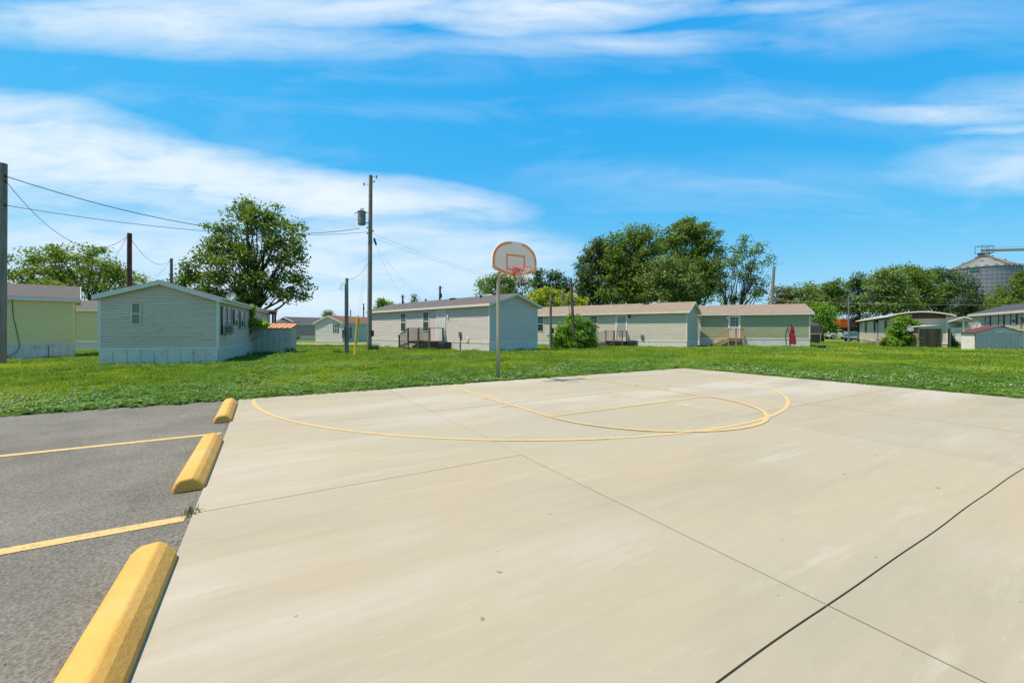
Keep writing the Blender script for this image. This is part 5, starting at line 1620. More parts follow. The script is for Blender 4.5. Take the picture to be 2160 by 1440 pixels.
# ------------------------------------------------------------------ grain silo
def silo():
    Ys = 122.0
    ang = (math.atan2(1078, F) + math.atan2(920, F)) / 2
    a_ = (math.atan2(1078, F) - math.atan2(920, F)) / 2
    cx_ = Ys * math.tan(ang); D = math.hypot(cx_, Ys); r = D * math.sin(a_)
    ze = H + (HY - 567) * Ys / F; zt = H + (HY - 541.5) * (Ys) / F - 0.1
    g = G(Ys)
    t = thing('grain_silo', 'round corrugated steel grain silo with a conical roof above the right-hand trees', 'silo', (cx_, Ys, g), 0)
    ze -= g; zt -= g
    nseg = 48
    nring = 17
    for k in range(nring):          # sheet rings, each slightly tapered over the one below
        z0, z1 = ze * k / nring, ze * (k + 1) / nring
        b = MB(); b.tube([(0, 0, z0), (0, 0, z1 - 0.06), (0, 0, z1 - 0.05), (0, 0, z1)], [r, r, r + 0.06, r + 0.06], nseg, cap=False)
        b.build('wall_ring', 'silo_wall', t)
    stm = MB(); stm.box(-0.06, 0.06, -0.10, 0.0, 0, ze); sme = stm.mesh('stiffener')
    for k in range(nseg):
        a = 2 * PI * k / nseg
        o = link('stiffener', sme, 'silo_band', t); o.location = ((r + 0.02) * math.cos(a), (r + 0.02) * math.sin(a), 0); o.rotation_euler = (0, 0, a + PI / 2)
    rt = 1.25
    b = MB(); b.tube([(0, 0, ze - 0.05), (0, 0, ze), (0, 0, zt)], [r + 0.22, r + 0.25, rt], nseg, cap=True); b.build('cone_roof', 'silo_roof', t)
    rb = MB(); rb.hexa([(rt, -0.05, zt), (r + 0.3, -0.05, ze), (r + 0.3, 0.05, ze), (rt, 0.05, zt), (rt, -0.03, zt + 0.14), (r + 0.3, -0.03, ze + 0.14), (r + 0.3, 0.03, ze + 0.14), (rt, 0.03, zt + 0.14)])
    rme = rb.mesh('roof_rib')
    for k in range(nseg):
        o = link('roof_rib', rme, 'silo_roof', t); o.rotation_euler = (0, 0, 2 * PI * (k + 0.5) / nseg)
    vb_ = MB(); vb_.box(-0.25, 0.25, -0.25, 0.25, 0, 0.4); vme = vb_.mesh('roof_vent')
    for k in range(24):
        a = 2 * PI * k / 24; rr = r * 0.99
        o = link('roof_vent', vme, 'silo_roof', t); o.location = (rr * math.cos(a), rr * math.sin(a), ze + 0.05); o.rotation_euler = (0, 0, a)
    for k in range(10):
        a = 2 * PI * k / 10; rr = r * 0.58; f = (r - rr) / (r - rt)
        o = link('roof_vent', vme, 'silo_steel', t); o.location = (rr * math.cos(a), rr * math.sin(a), ze + (zt - ze) * f); o.rotation_euler = (0, 0, a)
    b = MB(); b.tube([(0, 0, zt), (0, 0, zt + 0.15), (0, 0, zt + 0.15), (0, 0, zt + 1.1)], [1.9, 1.9, 1.25, 1.25], 16); b.build('cap', 'silo_roof', t)
    # head frame and catwalk
    zc_ = zt + 1.15
    for x in (-1.6, 0.4, 1.7):
        for y in (-0.9, 0.9):
            b = MB(); b.box(x - 0.05, x + 0.05, y - 0.05, y + 0.05, zc_, zc_ + 2.0); b.build('frame_post', 'silo_steel', t)
    for y in (-0.9, 0.9):
        b = MB(); b.box(-1.65, 1.75, y - 0.06, y + 0.06, zc_ + 2.0, zc_ + 2.12); b.build('frame_beam', 'silo_steel', t)
    b = MB(); b.box(-1.7, 1.8, -1.0, 1.0, zc_ - 0.1, zc_ + 0.02); b.build('platform', 'silo_steel', t)
    for x in (-1.6, 1.7):
        b = MB(); b.box(x - 0.06, x + 0.06, -0.84, 0.84, zc_ + 2.0, zc_ + 2.1); b.build('frame_beam', 'silo_steel', t)
    cd = Vector((1, -0.20, 0)).normalized()
    b = MB()
    p0 = Vector((-0.6, 0, zc_ + 0.5)); p1 = p0 + cd * 40 + Vector((0, 0, -0.5))
    for off, hgt in ((0, 0.55),):
        s_ = Vector((-cd.y, cd.x, 0)) * 0.4
        b.hexa([p0 - s_, p1 - s_, p1 + s_, p0 + s_, p0 - s_ + Vector((0, 0, hgt)), p1 - s_ + Vector((0, 0, hgt)), p1 + s_ + Vector((0, 0, hgt)), p0 + s_ + Vector((0, 0, hgt))])
    b.build('conveyor', 'silo_steel', t, fix=True)
    b = MB()
    for hgt in (0.0, 0.9):
        b.tube([p0 - cd.cross(Vector((0, 0, 1))) * -0.9 + Vector((0, 0, hgt + 0.1)), p1 - cd.cross(Vector((0, 0, 1))) * -0.9 + Vector((0, 0, hgt + 0.1))], 0.07, 4)
    b.hexa([p0 + cd.cross(Vector((0, 0, 1))) * 0.5 + Vector((0, 0, 0)), p1 + cd.cross(Vector((0, 0, 1))) * 0.5, p1 + cd.cross(Vector((0, 0, 1))) * 1.2, p0 + cd.cross(Vector((0, 0, 1))) * 1.2] +
           [p0 + cd.cross(Vector((0, 0, 1))) * 0.5 + Vector((0, 0, 0.08)), p1 + cd.cross(Vector((0, 0, 1))) * 0.5 + Vector((0, 0, 0.08)), p1 + cd.cross(Vector((0, 0, 1))) * 1.2 + Vector((0, 0, 0.08)), p0 + cd.cross(Vector((0, 0, 1))) * 1.2 + Vector((0, 0, 0.08))])
    b.build('catwalk', 'galv', t)
    # support at the far end of the conveyor, outside the frame
    q_ = p1
    b = MB(); b.box(q_.x - 0.3, q_.x + 0.3, q_.y - 0.3, q_.y + 0.3, 0, q_.z); b.build('conveyor_tower', 'silo_steel', t)
    # rim ladder and sign
    a = math.atan2(-Ys, -cx_) - R(14)
    b = MB(); b.hexa([((r + o_) * math.cos(a + s_), (r + o_) * math.sin(a + s_), z) for z in (ze - 1.15, ze - 0.5) for s_, o_ in ((-0.13, 0.3), (0.13, 0.3), (0.13, 0.2), (-0.13, 0.2))]); b.build('sign', 'sign_green', t, fix=True)
    # second roof slope ladder (dark diagonal) on the cone
    a = math.atan2(-Ys, -cx_) + R(38)
    b = MB(); ca, sa = math.cos(a), math.sin(a)
    b.tube([(rt * ca, rt * sa, zt + 0.35), ((r + 0.3) * ca, (r + 0.3) * sa, ze + 0.35)], 0.22, 4); b.build('roof_ladder', 'silo_steel', t)
silo()

# ------------------------------------------------------------------ trees and shrubs
def leaf_quads(C, n_per, cr, size, g, flat=0.65, droop=0.0):
    """leaf quads scattered in clumps round the centres C"""
    K = len(C)
    idx = np.repeat(np.arange(K), n_per)
    N = len(idx)
    off = g.normal(size=(N, 3)) * 0.5
    rr = np.linalg.norm(off, axis=1, keepdims=True)
    off = off / np.maximum(rr, 1e-6) * np.minimum(rr, 1.15)
    crk = cr * g.uniform(0.65, 1.35, K)
    off *= crk[idx][:, None]
    off[:, 2] *= flat
    P = C[idx] + off
    nrm = g.normal(size=(N, 3)) * 0.75 + np.array([0, 0, 0.75]) + off / crk[idx][:, None] * 0.5
    nrm /= np.linalg.norm(nrm, axis=1, keepdims=True)
    t = np.cross(nrm, g.normal(size=(N, 3)))
    t /= np.maximum(np.linalg.norm(t, axis=1, keepdims=True), 1e-6)
    if droop:
        t[:, 2] -= droop; t /= np.linalg.norm(t, axis=1, keepdims=True)
    b = np.cross(nrm, t)
    s_ = size * g.uniform(0.6, 1.35, N)[:, None]
    v = np.empty((N, 4, 3))
    v[:, 0] = P - t * s_ * 0.5
    v[:, 1] = P + b * s_ * 0.33 + t * s_ * 0.05
    v[:, 2] = P + t * s_ * 0.5
    v[:, 3] = P - b * s_ * 0.33 + t * s_ * 0.05
    return v.reshape(-1, 3), np.arange(N * 4).reshape(-1, 4)
def tree(name, label, cat, bpx, Y, ells, leaf, size, nclump, nper, cr, seed, trunk_r=0.25, bark='bark', group=None, nlimb=26, splits=1, flat=0.65,
         shell=0.38, bz=None, spread=0.3, depth=1.0, droop=0.0, lift=0.12):
    g = np.random.default_rng(seed)
    base = at(bpx, 700, Y); base.z = G(Y) if bz is None else bz
    vols = np.array([max(rx, 4) * max(ry, 4) for (_, _, rx, ry) in ells], float) ** 0.85
    cnt = np.maximum(2, (nclump * vols / vols.sum()).astype(int))
    C = []
    for (cx, cy, rx, ry), n in zip(ells, cnt):
        c = at(cx, cy, Y)
        a, h_ = rx * Y / F, ry * Y / F
        d = g.normal(size=(n, 3)); d /= np.linalg.norm(d, axis=1, keepdims=True)
        r = g.uniform(0, 1, (n, 1)) ** shell
        q = d * r * np.array([a, a * depth, h_])
        C.append(q + np.array([c.x, c.y + g.uniform(-0.15, 0.15) * a, c.z]))
    C = np.concatenate(C)
    C[:, 2] = np.maximum(C[:, 2], base.z + 0.15)
    C -= np.array(base)
    t = thing(name, label, cat, base, 0, group)
    v, q = leaf_quads(C, nper, cr, size, g, flat, droop)
    v[:, 2] = np.maximum(v[:, 2], 0.02)
    o = npmesh('crown' if trunk_r > 0.06 else 'foliage', v, q, leaf, t)
    # trunk and limbs
    top = C[:, 2].max()
    b = MB()
    stems = []
    for k in range(splits):
        a = 2 * PI * k / max(1, splits) + seed
        sp = 0.0 if splits == 1 else 1.0
        pts = []
        lean = Vector((math.cos(a), math.sin(a) * 0.6, 0)) * (sp * top * spread)
        jit = [Vector((g.normal() * 0.02 * top, g.normal() * 0.02 * top, 0)) for _ in range(7)]
        cen = Vector(C.mean(axis=0)); cen.z = 0
        for i in range(7):
            f = i / 6
            pts.append(Vector((lean.x * f ** 1.3 + cen.x * f * 0.7, lean.y * f ** 1.3 + cen.y * f * 0.7, top * 0.86 * f - (0.3 if i == 0 else 0))) + (jit[i] * f))
        r0 = trunk_r * (0.8 if splits > 1 else 1)
        b.tube(pts, [r0 * (1.25 if i == 0 else 1) * (1 - 0.9 * (i / 6) ** 0.9) + 0.01 for i in range(7)], 8)
        stems.append((pts, r0))
    sel = g.choice(len(C), min(nlimb, len(C)), replace=False)
    for i in sel:
        e = Vector(C[i])
        pts, r0 = min(stems, key=lambda st: (st[0][5] - e).length)
        f = max(lift, min(0.9, (e.z / max(top * 0.86, 0.1)) * g.uniform(0.35, 0.7)))
        k = min(5, int(f * 6)); s0 = pts[k].lerp(pts[k + 1], f * 6 - k)
        mid = s0.lerp(e, 0.5) + Vector((g.normal() * 0.3, g.normal() * 0.3, -abs(e.z - s0.z) * 0.10)) * 0.6
        rb = r0 * (1 - f) * 0.42 + 0.012
        b.tube([s0, s0.lerp(mid, 0.5), mid, mid.lerp(e, 0.5) + Vector((0, 0, 0.1)), e], [rb, rb * 0.8, rb * 0.6, rb * 0.38, rb * 0.15], 5, cap=False)
    b.build('trunk' if trunk_r > 0.06 else 'stem', bark, t, smooth=True)
    return t
GT = 'trees around the park'
tree('maple_tree', 'tall spreading tree with an open crown behind the sage home', 'tree', 541, 40,
     [(516, 432, 24, 22), (520, 462, 40, 30), (565, 450, 28, 22), (556, 476, 40, 34), (470, 490, 32, 28), (487, 520, 50, 36), (606, 478, 28, 20), (622, 505, 22, 26), (588, 520, 46, 36),
      (446, 540, 42, 32), (520, 560, 64, 42), (612, 548, 34, 32), (420, 575, 46, 28), (388, 585, 30, 22), (372, 600, 22, 16), (470, 600, 60, 34), (560, 600, 62, 38), (625, 590, 34, 24), (640, 615, 18, 18), (520, 628, 46, 18), (600, 622, 34, 18), (448, 622, 40, 18)],
     'leaf_mid', 0.26, 340, 64, 0.80, 11, 0.42, group=GT, nlimb=70, shell=0.55, lift=0.2)
tree('round_tree', 'broad airy tree on the far left above the yellow homes', 'tree', 190, 52,
     [(40, 578, 30, 18), (70, 550, 44, 26), (60, 590, 46, 24), (125, 545, 42, 26), (120, 580, 54, 34), (182, 540, 40, 28), (190, 575, 54, 38), (238, 562, 34, 26), (245, 595, 40, 26), (285, 590, 20, 14), (170, 612, 80, 24)],
     'leaf_left', 0.28, 210, 70, 0.95, 12, 0.34, group=GT, nlimb=60, splits=4, spread=0.28, shell=0.6)
tree('round_tree', 'mid green tree right behind the hoop pole', 'tree', 1058, 62,
     [(1015, 605, 16, 14), (1035, 600, 24, 20), (1062, 592, 30, 20), (1095, 600, 24, 22), (1060, 618, 50, 20), (1090, 630, 34, 20)], 'leaf_mid', 0.34, 90, 60, 0.95, 13, 0.3, group=GT, nlimb=24)
tree('slender_tree', 'left of the two narrow dark trees between the hoop and the big trees', 'tree', 1138, 66, [(1138, 585, 10, 16), (1138, 610, 16, 26), (1140, 640, 20, 24)], 'leaf_dark', 0.34, 60, 52, 0.85, 14, 0.2, group=GT)
tree('slender_tree', 'right of the two narrow dark trees between the hoop and the big trees', 'tree', 1170, 67, [(1168, 582, 14, 16), (1172, 605, 22, 28), (1170, 640, 26, 24), (1195, 610, 18, 24)], 'leaf_dark', 0.34, 80, 52, 0.9, 15, 0.2, group=GT)
tree('round_tree', 'low yellow-green tree behind the beige home roof', 'tree', 1170, 56, [(1120, 640, 22, 18), (1148, 622, 30, 18), (1180, 632, 34, 22), (1215, 640, 26, 22), (1235, 650, 20, 12), (1140, 650, 40, 14)], 'leaf_yellow', 0.28, 120, 60, 0.75, 16, 0.2, group=GT)
tree('broad_tree', 'leftmost tree of the big central group, with a notched outline', 'tree', 1262, 60, [(1268, 520, 26, 18), (1245, 545, 20, 22), (1285, 545, 30, 30), (1232, 582, 20, 26), (1262, 590, 40, 40), (1240, 625, 30, 26), (1290, 625, 36, 26)],
     'leaf_dark', 0.32, 230, 72, 1.0, 17, 0.36, group=GT, nlimb=30)
tree('broad_tree', 'second tree of the big central group, with a broad rounded top', 'tree', 1330, 57, [(1345, 495, 34, 18), (1310, 520, 30, 26), (1350, 530, 46, 34), (1315, 560, 44, 36), (1360, 580, 46, 40), (1310, 610, 50, 36), (1360, 620, 40, 26)],
     'leaf_mid', 0.30, 320, 80, 1.0, 18, 0.4, group=GT, nlimb=30)
tree('broad_tree', 'tallest tree of the big central group', 'tree', 1460, 60, [(1440, 474, 22, 14), (1455, 490, 40, 22), (1490, 500, 30, 26), (1415, 505, 34, 22), (1440, 525, 46, 30), (1490, 545, 38, 38), (1455, 570, 50, 36), (1500, 590, 26, 36), (1460, 615, 46, 30)],
     'leaf_mid', 0.31, 330, 76, 1.0, 19, 0.42, group=GT, nlimb=34)
tree('broad_tree', 'pale drooping tree in front of the big central group', 'tree', 1410, 53, [(1400, 560, 34, 20), (1425, 580, 50, 34), (1385, 590, 34, 30), (1440, 610, 40, 28), (1400, 620, 46, 24)],
     'leaf_far', 0.27, 240, 80, 0.85, 20, 0.3, group=GT, nlimb=20, droop=0.9)
tree('open_tree', 'see-through tree with slender stems right of the big central group', 'tree', 1540, 50,
     [(1568, 506, 12, 18), (1562, 530, 20, 18), (1598, 530, 18, 20), (1618, 548, 16, 10), (1590, 558, 28, 20), (1545, 555, 26, 26), (1570, 585, 34, 20), (1525, 600, 22, 26), (1605, 600, 22, 20), (1595, 620, 30, 14), (1512, 560, 16, 30), (1550, 628, 60, 12)],
     'leaf_mid', 0.22, 150, 42, 0.70, 21, 0.15, 'bark', group=GT, nlimb=80, splits=6, spread=0.22, shell=0.7)
tree('round_tree', 'first low olive tree right of the leaning pole', 'tree', 1655, 96, [(1650, 618, 20, 14), (1668, 630, 26, 22), (1640, 650, 26, 24)], 'leaf_olive', 0.42, 80, 56, 1.2, 22, 0.3, group=GT)
tree('round_tree', 'second low tree right of the leaning pole, with a flat top', 'tree', 1700, 92, [(1700, 612, 26, 14), (1720, 625, 30, 24), (1695, 650, 34, 30)], 'leaf_far', 0.40, 110, 58, 1.2, 23, 0.3, group=GT)
tree('round_tree', 'rounded tree above the end of the green home roof', 'tree', 1755, 88, [(1750, 603, 22, 12), (1745, 618, 32, 20), (1770, 625, 30, 26), (1750, 650, 34, 26), (1720, 655, 26, 30)], 'leaf_mid', 0.38, 140, 60, 1.2, 24, 0.3, group=GT)
tree('round_tree', 'bushy tree between the green home and the orange rail cars', 'tree', 1735, 66, [(1730, 655, 22, 16), (1742, 672, 24, 18), (1725, 690, 18, 16), (1755, 690, 14, 10)], 'leaf_bright', 0.27, 100, 54, 0.75, 25, 0.2, group=GT)
tree('round_tree', 'dark tree behind the slim grey pole', 'tree', 1812, 92, [(1805, 590, 14, 14), (1815, 605, 24, 24), (1800, 635, 28, 28), (1820, 655, 28, 26)], 'leaf_dark', 0.38, 120, 58, 1.15, 26, 0.3, group=GT)
tree('broad_tree', 'large pale green tree above the left part of the bowed-roof home', 'tree', 1868, 80, [(1880, 572, 16, 14), (1868, 590, 36, 22), (1850, 620, 30, 26), (1885, 620, 36, 30), (1855, 648, 34, 18)], 'leaf_far', 0.36, 170, 66, 1.15, 27, 0.35, group=GT)
tree('broad_tree', 'large tree above the middle of the bowed-roof home', 'tree', 1925, 83, [(1920, 572, 14, 12), (1915, 590, 34, 22), (1945, 585, 22, 18), (1935, 615, 40, 30), (1920, 645, 44, 20)], 'leaf_mid', 0.36, 170, 66, 1.15, 28, 0.35, group=GT)
tree('broad_tree', 'dark tree touching the left side of the silo', 'tree', 1990, 86, [(1985, 578, 24, 16), (2005, 595, 28, 26), (1975, 605, 30, 26), (2000, 630, 36, 30), (1975, 650, 34, 18)], 'leaf_dark', 0.36, 170, 66, 1.15, 29, 0.35, group=GT)
tree('broad_tree', 'dark tree at the right edge beside the silo', 'tree', 2165, 80, [(2160, 588, 18, 20), (2165, 620, 34, 30), (2140, 645, 30, 20)], 'leaf_mid', 0.34, 130, 60, 1.1, 30, 0.3, group=GT)
tree('shrub', 'hazy green shrub mass under the silo, left of the pointed spruce', 'shrub', 2080, 92, [(2080, 635, 28, 20), (2060, 655, 34, 18), (2130, 640, 20, 20)], 'leaf_far', 0.34, 90, 54, 1.1, 31, 0.2)
tree('round_tree', 'small round tree peeking over the left end of the tan home', 'tree', 812, 90, [(812, 641, 15, 13), (800, 650, 12, 8)], 'leaf_bright', 0.34, 36, 60, 0.9, 32, 0.2, group=GT)
tree('round_tree', 'treetop just showing over the white home with the rusty roof', 'tree', 690, 100, [(690, 664, 15, 8), (700, 672, 14, 8)], 'leaf_olive', 0.36, 26, 50, 0.9, 33, 0.2, group=GT)
def spruce(label, px, ptop, pbot_r, Y, seed, leaf='leaf_spruce', nl=16):
    g = np.random.default_rng(seed)
    base = at(px, 700, Y); base.z = G(Y)
    top = H + (HY - ptop) * Y / F - base.z
    R_ = pbot_r * Y / F
    C = []
    for i in range(nl):
        f = i / (nl - 1)
        z = top * (0.12 + 0.88 * f); r = R_ * (1 - f) ** 0.85
        n = max(1, int(16 * (1 - f)) + 1)
        for k in range(n):
            a = 2 * PI * k / n + g.uniform(0, 1)
            for q in (0.35, 0.7, 1.0):
                rr = r * q * g.uniform(0.85, 1.12)
                C.append((rr * math.cos(a), rr * math.sin(a), z - 0.25 * rr))
    t = thing('spruce_tree', label, 'tree', base, 0, GT)
    v, q = leaf_quads(np.array(C), 22, 0.09 * top, 0.026 * top, g, 0.4)
    v[:, 2] = np.clip(v[:, 2], 0.05, top * 1.03)
    npmesh('crown', v, q, leaf, t)
    b = MB(); b.tube([(0, 0, -0.3), (0, 0, top * 0.95)], [0.2, 0.03], 7); b.build('trunk', 'bark', t)
spruce('dark pointed spruce in front of the silo wall', 2050, 582, 34, 88, 41)
spruce('bright green pointed spruce right of the dark one, below the silo', 2107, 603, 46, 84, 42, 'leaf_mid')
spruce('tiny spruce top above the tan home roof', 873.5, 622, 20, 95, 43)
# shrubs
GS = 'shrubs by the homes'
tree('round_bush', 'big round bright green bush in front of the beige home', 'bush', 1211, gp(1211, 735).y, [(1212, 690, 34, 26), (1190, 706, 28, 24), (1235, 704, 26, 26), (1212, 716, 46, 18), (1180, 722, 20, 13), (1246, 722, 18, 13), (1208, 672, 16, 8), (1240, 684, 12, 14)],
     'leaf_bright', 0.135, 260, 62, 0.34, 51, 0.04, group=GS, nlimb=60, splits=5, spread=0.4, shell=0.5, lift=0.02)
tree('tall_shrub', 'leafy shrub with three upright shoots left of the brown board shed', 'bush', 1903, 36.2, [(1893, 682, 6, 14), (1910, 678, 6, 15), (1926, 685, 6, 10), (1900, 705, 20, 20), (1918, 715, 14, 16), (1888, 722, 16, 11), (1925, 700, 8, 12)],
     'leaf_bright', 0.16, 150, 46, 0.36, 52, 0.04, group=GS, nlimb=36, splits=4, spread=0.25)
tree('small_shrub', 'low pale shrub at the corner of the bowed-roof home', 'bush', 1864, 37.2, [(1864, 722, 9, 8), (1872, 727, 10, 5)], 'leaf_left', 0.13, 34, 40, 0.26, 53, 0.03, group=GS, nlimb=12)
tree('small_shrub', 'dark shrub right behind the brown board shed', 'bush', 2005, 36.8, [(2003, 712, 5, 12), (2008, 722, 8, 9)], 'leaf_dark', 0.14, 34, 40, 0.28, 54, 0.03, group=GS, nlimb=12)
tree('small_shrub', 'dark low shrub at the right foot of the orange-roofed shed', 'bush', 606, 25.6, [(604, 738, 8, 7), (612, 743, 8, 4)], 'leaf_dark', 0.09, 40, 36, 0.18, 55, 0.02, group=GS, nlimb=10)
tree('climbing_vine', 'bright lime vine spilling over the left end of the orange shed roof', 'vine', 520, 24.2, [(529, 655, 4, 9), (524, 666, 8, 8), (522, 680, 14, 10), (540, 680, 16, 7), (556, 685, 10, 4), (510, 690, 6, 10)], 'leaf_lime', 0.12, 110, 40, 0.19, 56, 0.03, group=GS, nlimb=20, splits=2, spread=0.1)
tree('climbing_vine', 'dark vine in the gap between the sage home and the orange-roofed shed', 'vine', 496, 24.0, [(498, 700, 8, 14), (494, 718, 10, 16), (490, 708, 8, 8), (503, 690, 6, 10), (495, 736, 9, 10)], 'leaf_dark', 0.12, 100, 40, 0.2, 57, 0.03, group=GS, nlimb=20, splits=2, spread=0.1)

# tufts of tall grass and weeds at the feet of things
def tuft(name, label, p, n, h_, r, w, m, seed, group='grass tufts and weeds', stretch=1.0):
    g = np.random.default_rng(seed)
    V = []; Q = []
    for i in range(n):
        a = g.uniform(0, 2 * PI); rr = r * g.uniform(0, 1) ** 0.6
        x, y = rr * math.cos(a) * stretch, rr * math.sin(a)
        hh = h_ * g.uniform(0.5, 1.0); l = g.uniform(0.1, 0.55) * hh; d = g.uniform(0, 2 * PI)
        dx, dy = math.cos(d), math.sin(d)
        k = len(V)
        ww = w * g.uniform(0.6, 1.3)
        for f, lw in ((0, 1), (0.5, 0.85), (1, 0.1)):
            V += [(x + dx * l * f * f - dy * ww * lw / 2, y + dy * l * f * f + dx * ww * lw / 2, hh * f - 0.02), (x + dx * l * f * f + dy * ww * lw / 2, y + dy * l * f * f - dx * ww * lw / 2, hh * f - 0.02)]
        Q += [(k, k + 1, k + 3, k + 2), (k + 2, k + 3, k + 5, k + 4)]
    o = npmesh(name, np.array(V), np.array(Q), m)
    o.location = p
    tag(o, label, 'grass tuft' if 'tuft' in name else 'weed', group)
    return o
mat('grass_dark', (0.08, 0.15, 0.015), 0.7, (0.055, 0.11, 0.014), 2, trans=0.25, rnd=0.25)
mat('grass_light', (0.22, 0.31, 0.02), 0.7, (0.14, 0.22, 0.016), 2, trans=0.3, rnd=0.25)
q = ct(MU[0] - 0.01, -3.87, 0)
tuft('weed', 'small weed growing from the joint at the asphalt edge', q, 46, 0.075, 0.07, 0.006, 'grass_dark', 61)
tuft('grass_tuft', 'dark weeds at the foot of the tall transformer pole', P1b + Vector((0.35, -0.1, 0)), 160, 0.55, 0.38, 0.03, 'grass_dark', 62)
tuft('grass_tuft', 'dark grass along the left half of the orange-roofed shed', gp(545, 748), 150, 0.30, 0.42, 0.02, 'grass_dark', 63, stretch=1.6)
tuft('grass_tuft', 'dark grass along the right half of the orange-roofed shed', gp(577, 748), 190, 0.32, 0.42, 0.02, 'grass_dark', 64, stretch=1.6)
tuft('grass_tuft', 'weeds under the meter pole, a step to its left', gp(712, 744), 90, 0.30, 0.3, 0.02, 'grass_dark', 65)
tuft('grass_tuft', 'tall grass clump under the meter of the tan home', gp(966, 737.5), 170, 0.62, 0.32, 0.025, 'grass_dark', 66)
tuft('grass_tuft', 'grass at the foot of the brown porch stairs', gp(884, 737), 140, 0.30, 0.6, 0.025, 'grass_light', 67)
tuft('grass_tuft', 'small sprigs at the foot of the hoop pole', ct(5.66, -10.30, -0.05), 60, 0.12, 0.13, 0.008, 'grass_light', 68)
tuft('grass_tuft', 'brown and green weeds beside the beige air conditioner', gp(1840, 728), 120, 0.5, 0.45, 0.03, 'leaf_olive', 69)
for k, px in enumerate((800, 822, 1008, 1052, 1095)):
    hm = Matrix.Translation(h2.o) @ Matrix.Rotation(th2, 4, 'Z')
    w = 'F' if px < 1033 else 'G1'
    pp = hm @ Vector(h2.P(w, h2.s_at(w, px), 0.12, 0))
    tuft('grass_tuft', ('grass against the %s of the tan home' % ('left end of the long skirt', 'long skirt left of the first window', 'skirt right of the white outlet box', 'left part of the shaded end skirt', 'right part of the shaded end skirt')[k]), (pp.x, pp.y, G(pp.y)), 90, 0.26, 0.35, 0.02, 'grass_light', 70 + k)

# ------------------------------------------------------------------ lawn: clumps of blades, clover, and flower heads
foot = []
for h_ in (h0, h0b, h1, h2, h3, h4, h5, h7):
    foot.append((h_.o.x, h_.o.y, h_.dx, h_.dy, h_.L, h_.W))
def keep(x, y):
    u = x * EU.x + y * EU.y; v = x * EV.x + y * EV.y
    ok = ~((v > LV[0] - 0.0) & (u < MU[-1] - 0.0))
    for (ox, oy, cx_, cy_, L_, W_2) in foot:
        a = (x - ox) * cx_ + (y - oy) * cy_; b_ = -(x - ox) * cy_ + (y - oy) * cx_
        ok &= ~((a > 0) & (a < L_) & (b_ > 0.02) & (b_ < W_2))
    return ok & ~((x > -46) & (x < -4) & (y > 43.9) & (y < 57))
def edge_dist(x, y):
    u = x * EU.x + y * EU.y; v = x * EV.x + y * EV.y
    return np.maximum(LV[0] - v, u - MU[-1])
def vnoise(x, y, s, seed):
    g = np.random.default_rng(seed); T = g.uniform(0, 1, (64, 64))
    X, Y_ = x / s, y / s
    xi, yi = np.floor(X).astype(int), np.floor(Y_).astype(int)
    fx, fy = X - xi, Y_ - yi; fx = fx * fx * (3 - 2 * fx); fy = fy * fy * (3 - 2 * fy)
    a = T[xi % 64, yi % 64]; b_ = T[(xi + 1) % 64, yi % 64]; c = T[xi % 64, (yi + 1) % 64]; d = T[(xi + 1) % 64, (yi + 1) % 64]
    return (a * (1 - fx) + b_ * fx) * (1 - fy) + (c * (1 - fx) + d * fx) * fy
def scatter_points(n, dens, seed, x0=-46, x1=66, y0=4.5, y1=56):
    g = np.random.default_rng(seed)
    # candidates drawn in depth bands so that nearer ground is denser
    y = y0 + (y1 - y0) * g.uniform(0, 1, n) ** 1.5
    wdt = 1.45 * y + 6
    x = g.uniform(-1, 1, n) * wdt
    ok = (x > x0) & (x < x1) & keep(x, y)
    x, y = x[ok], y[ok]
    p = dens(x, y)
    ok = g.uniform(0, 1, len(x)) < p
    return x[ok], y[ok]
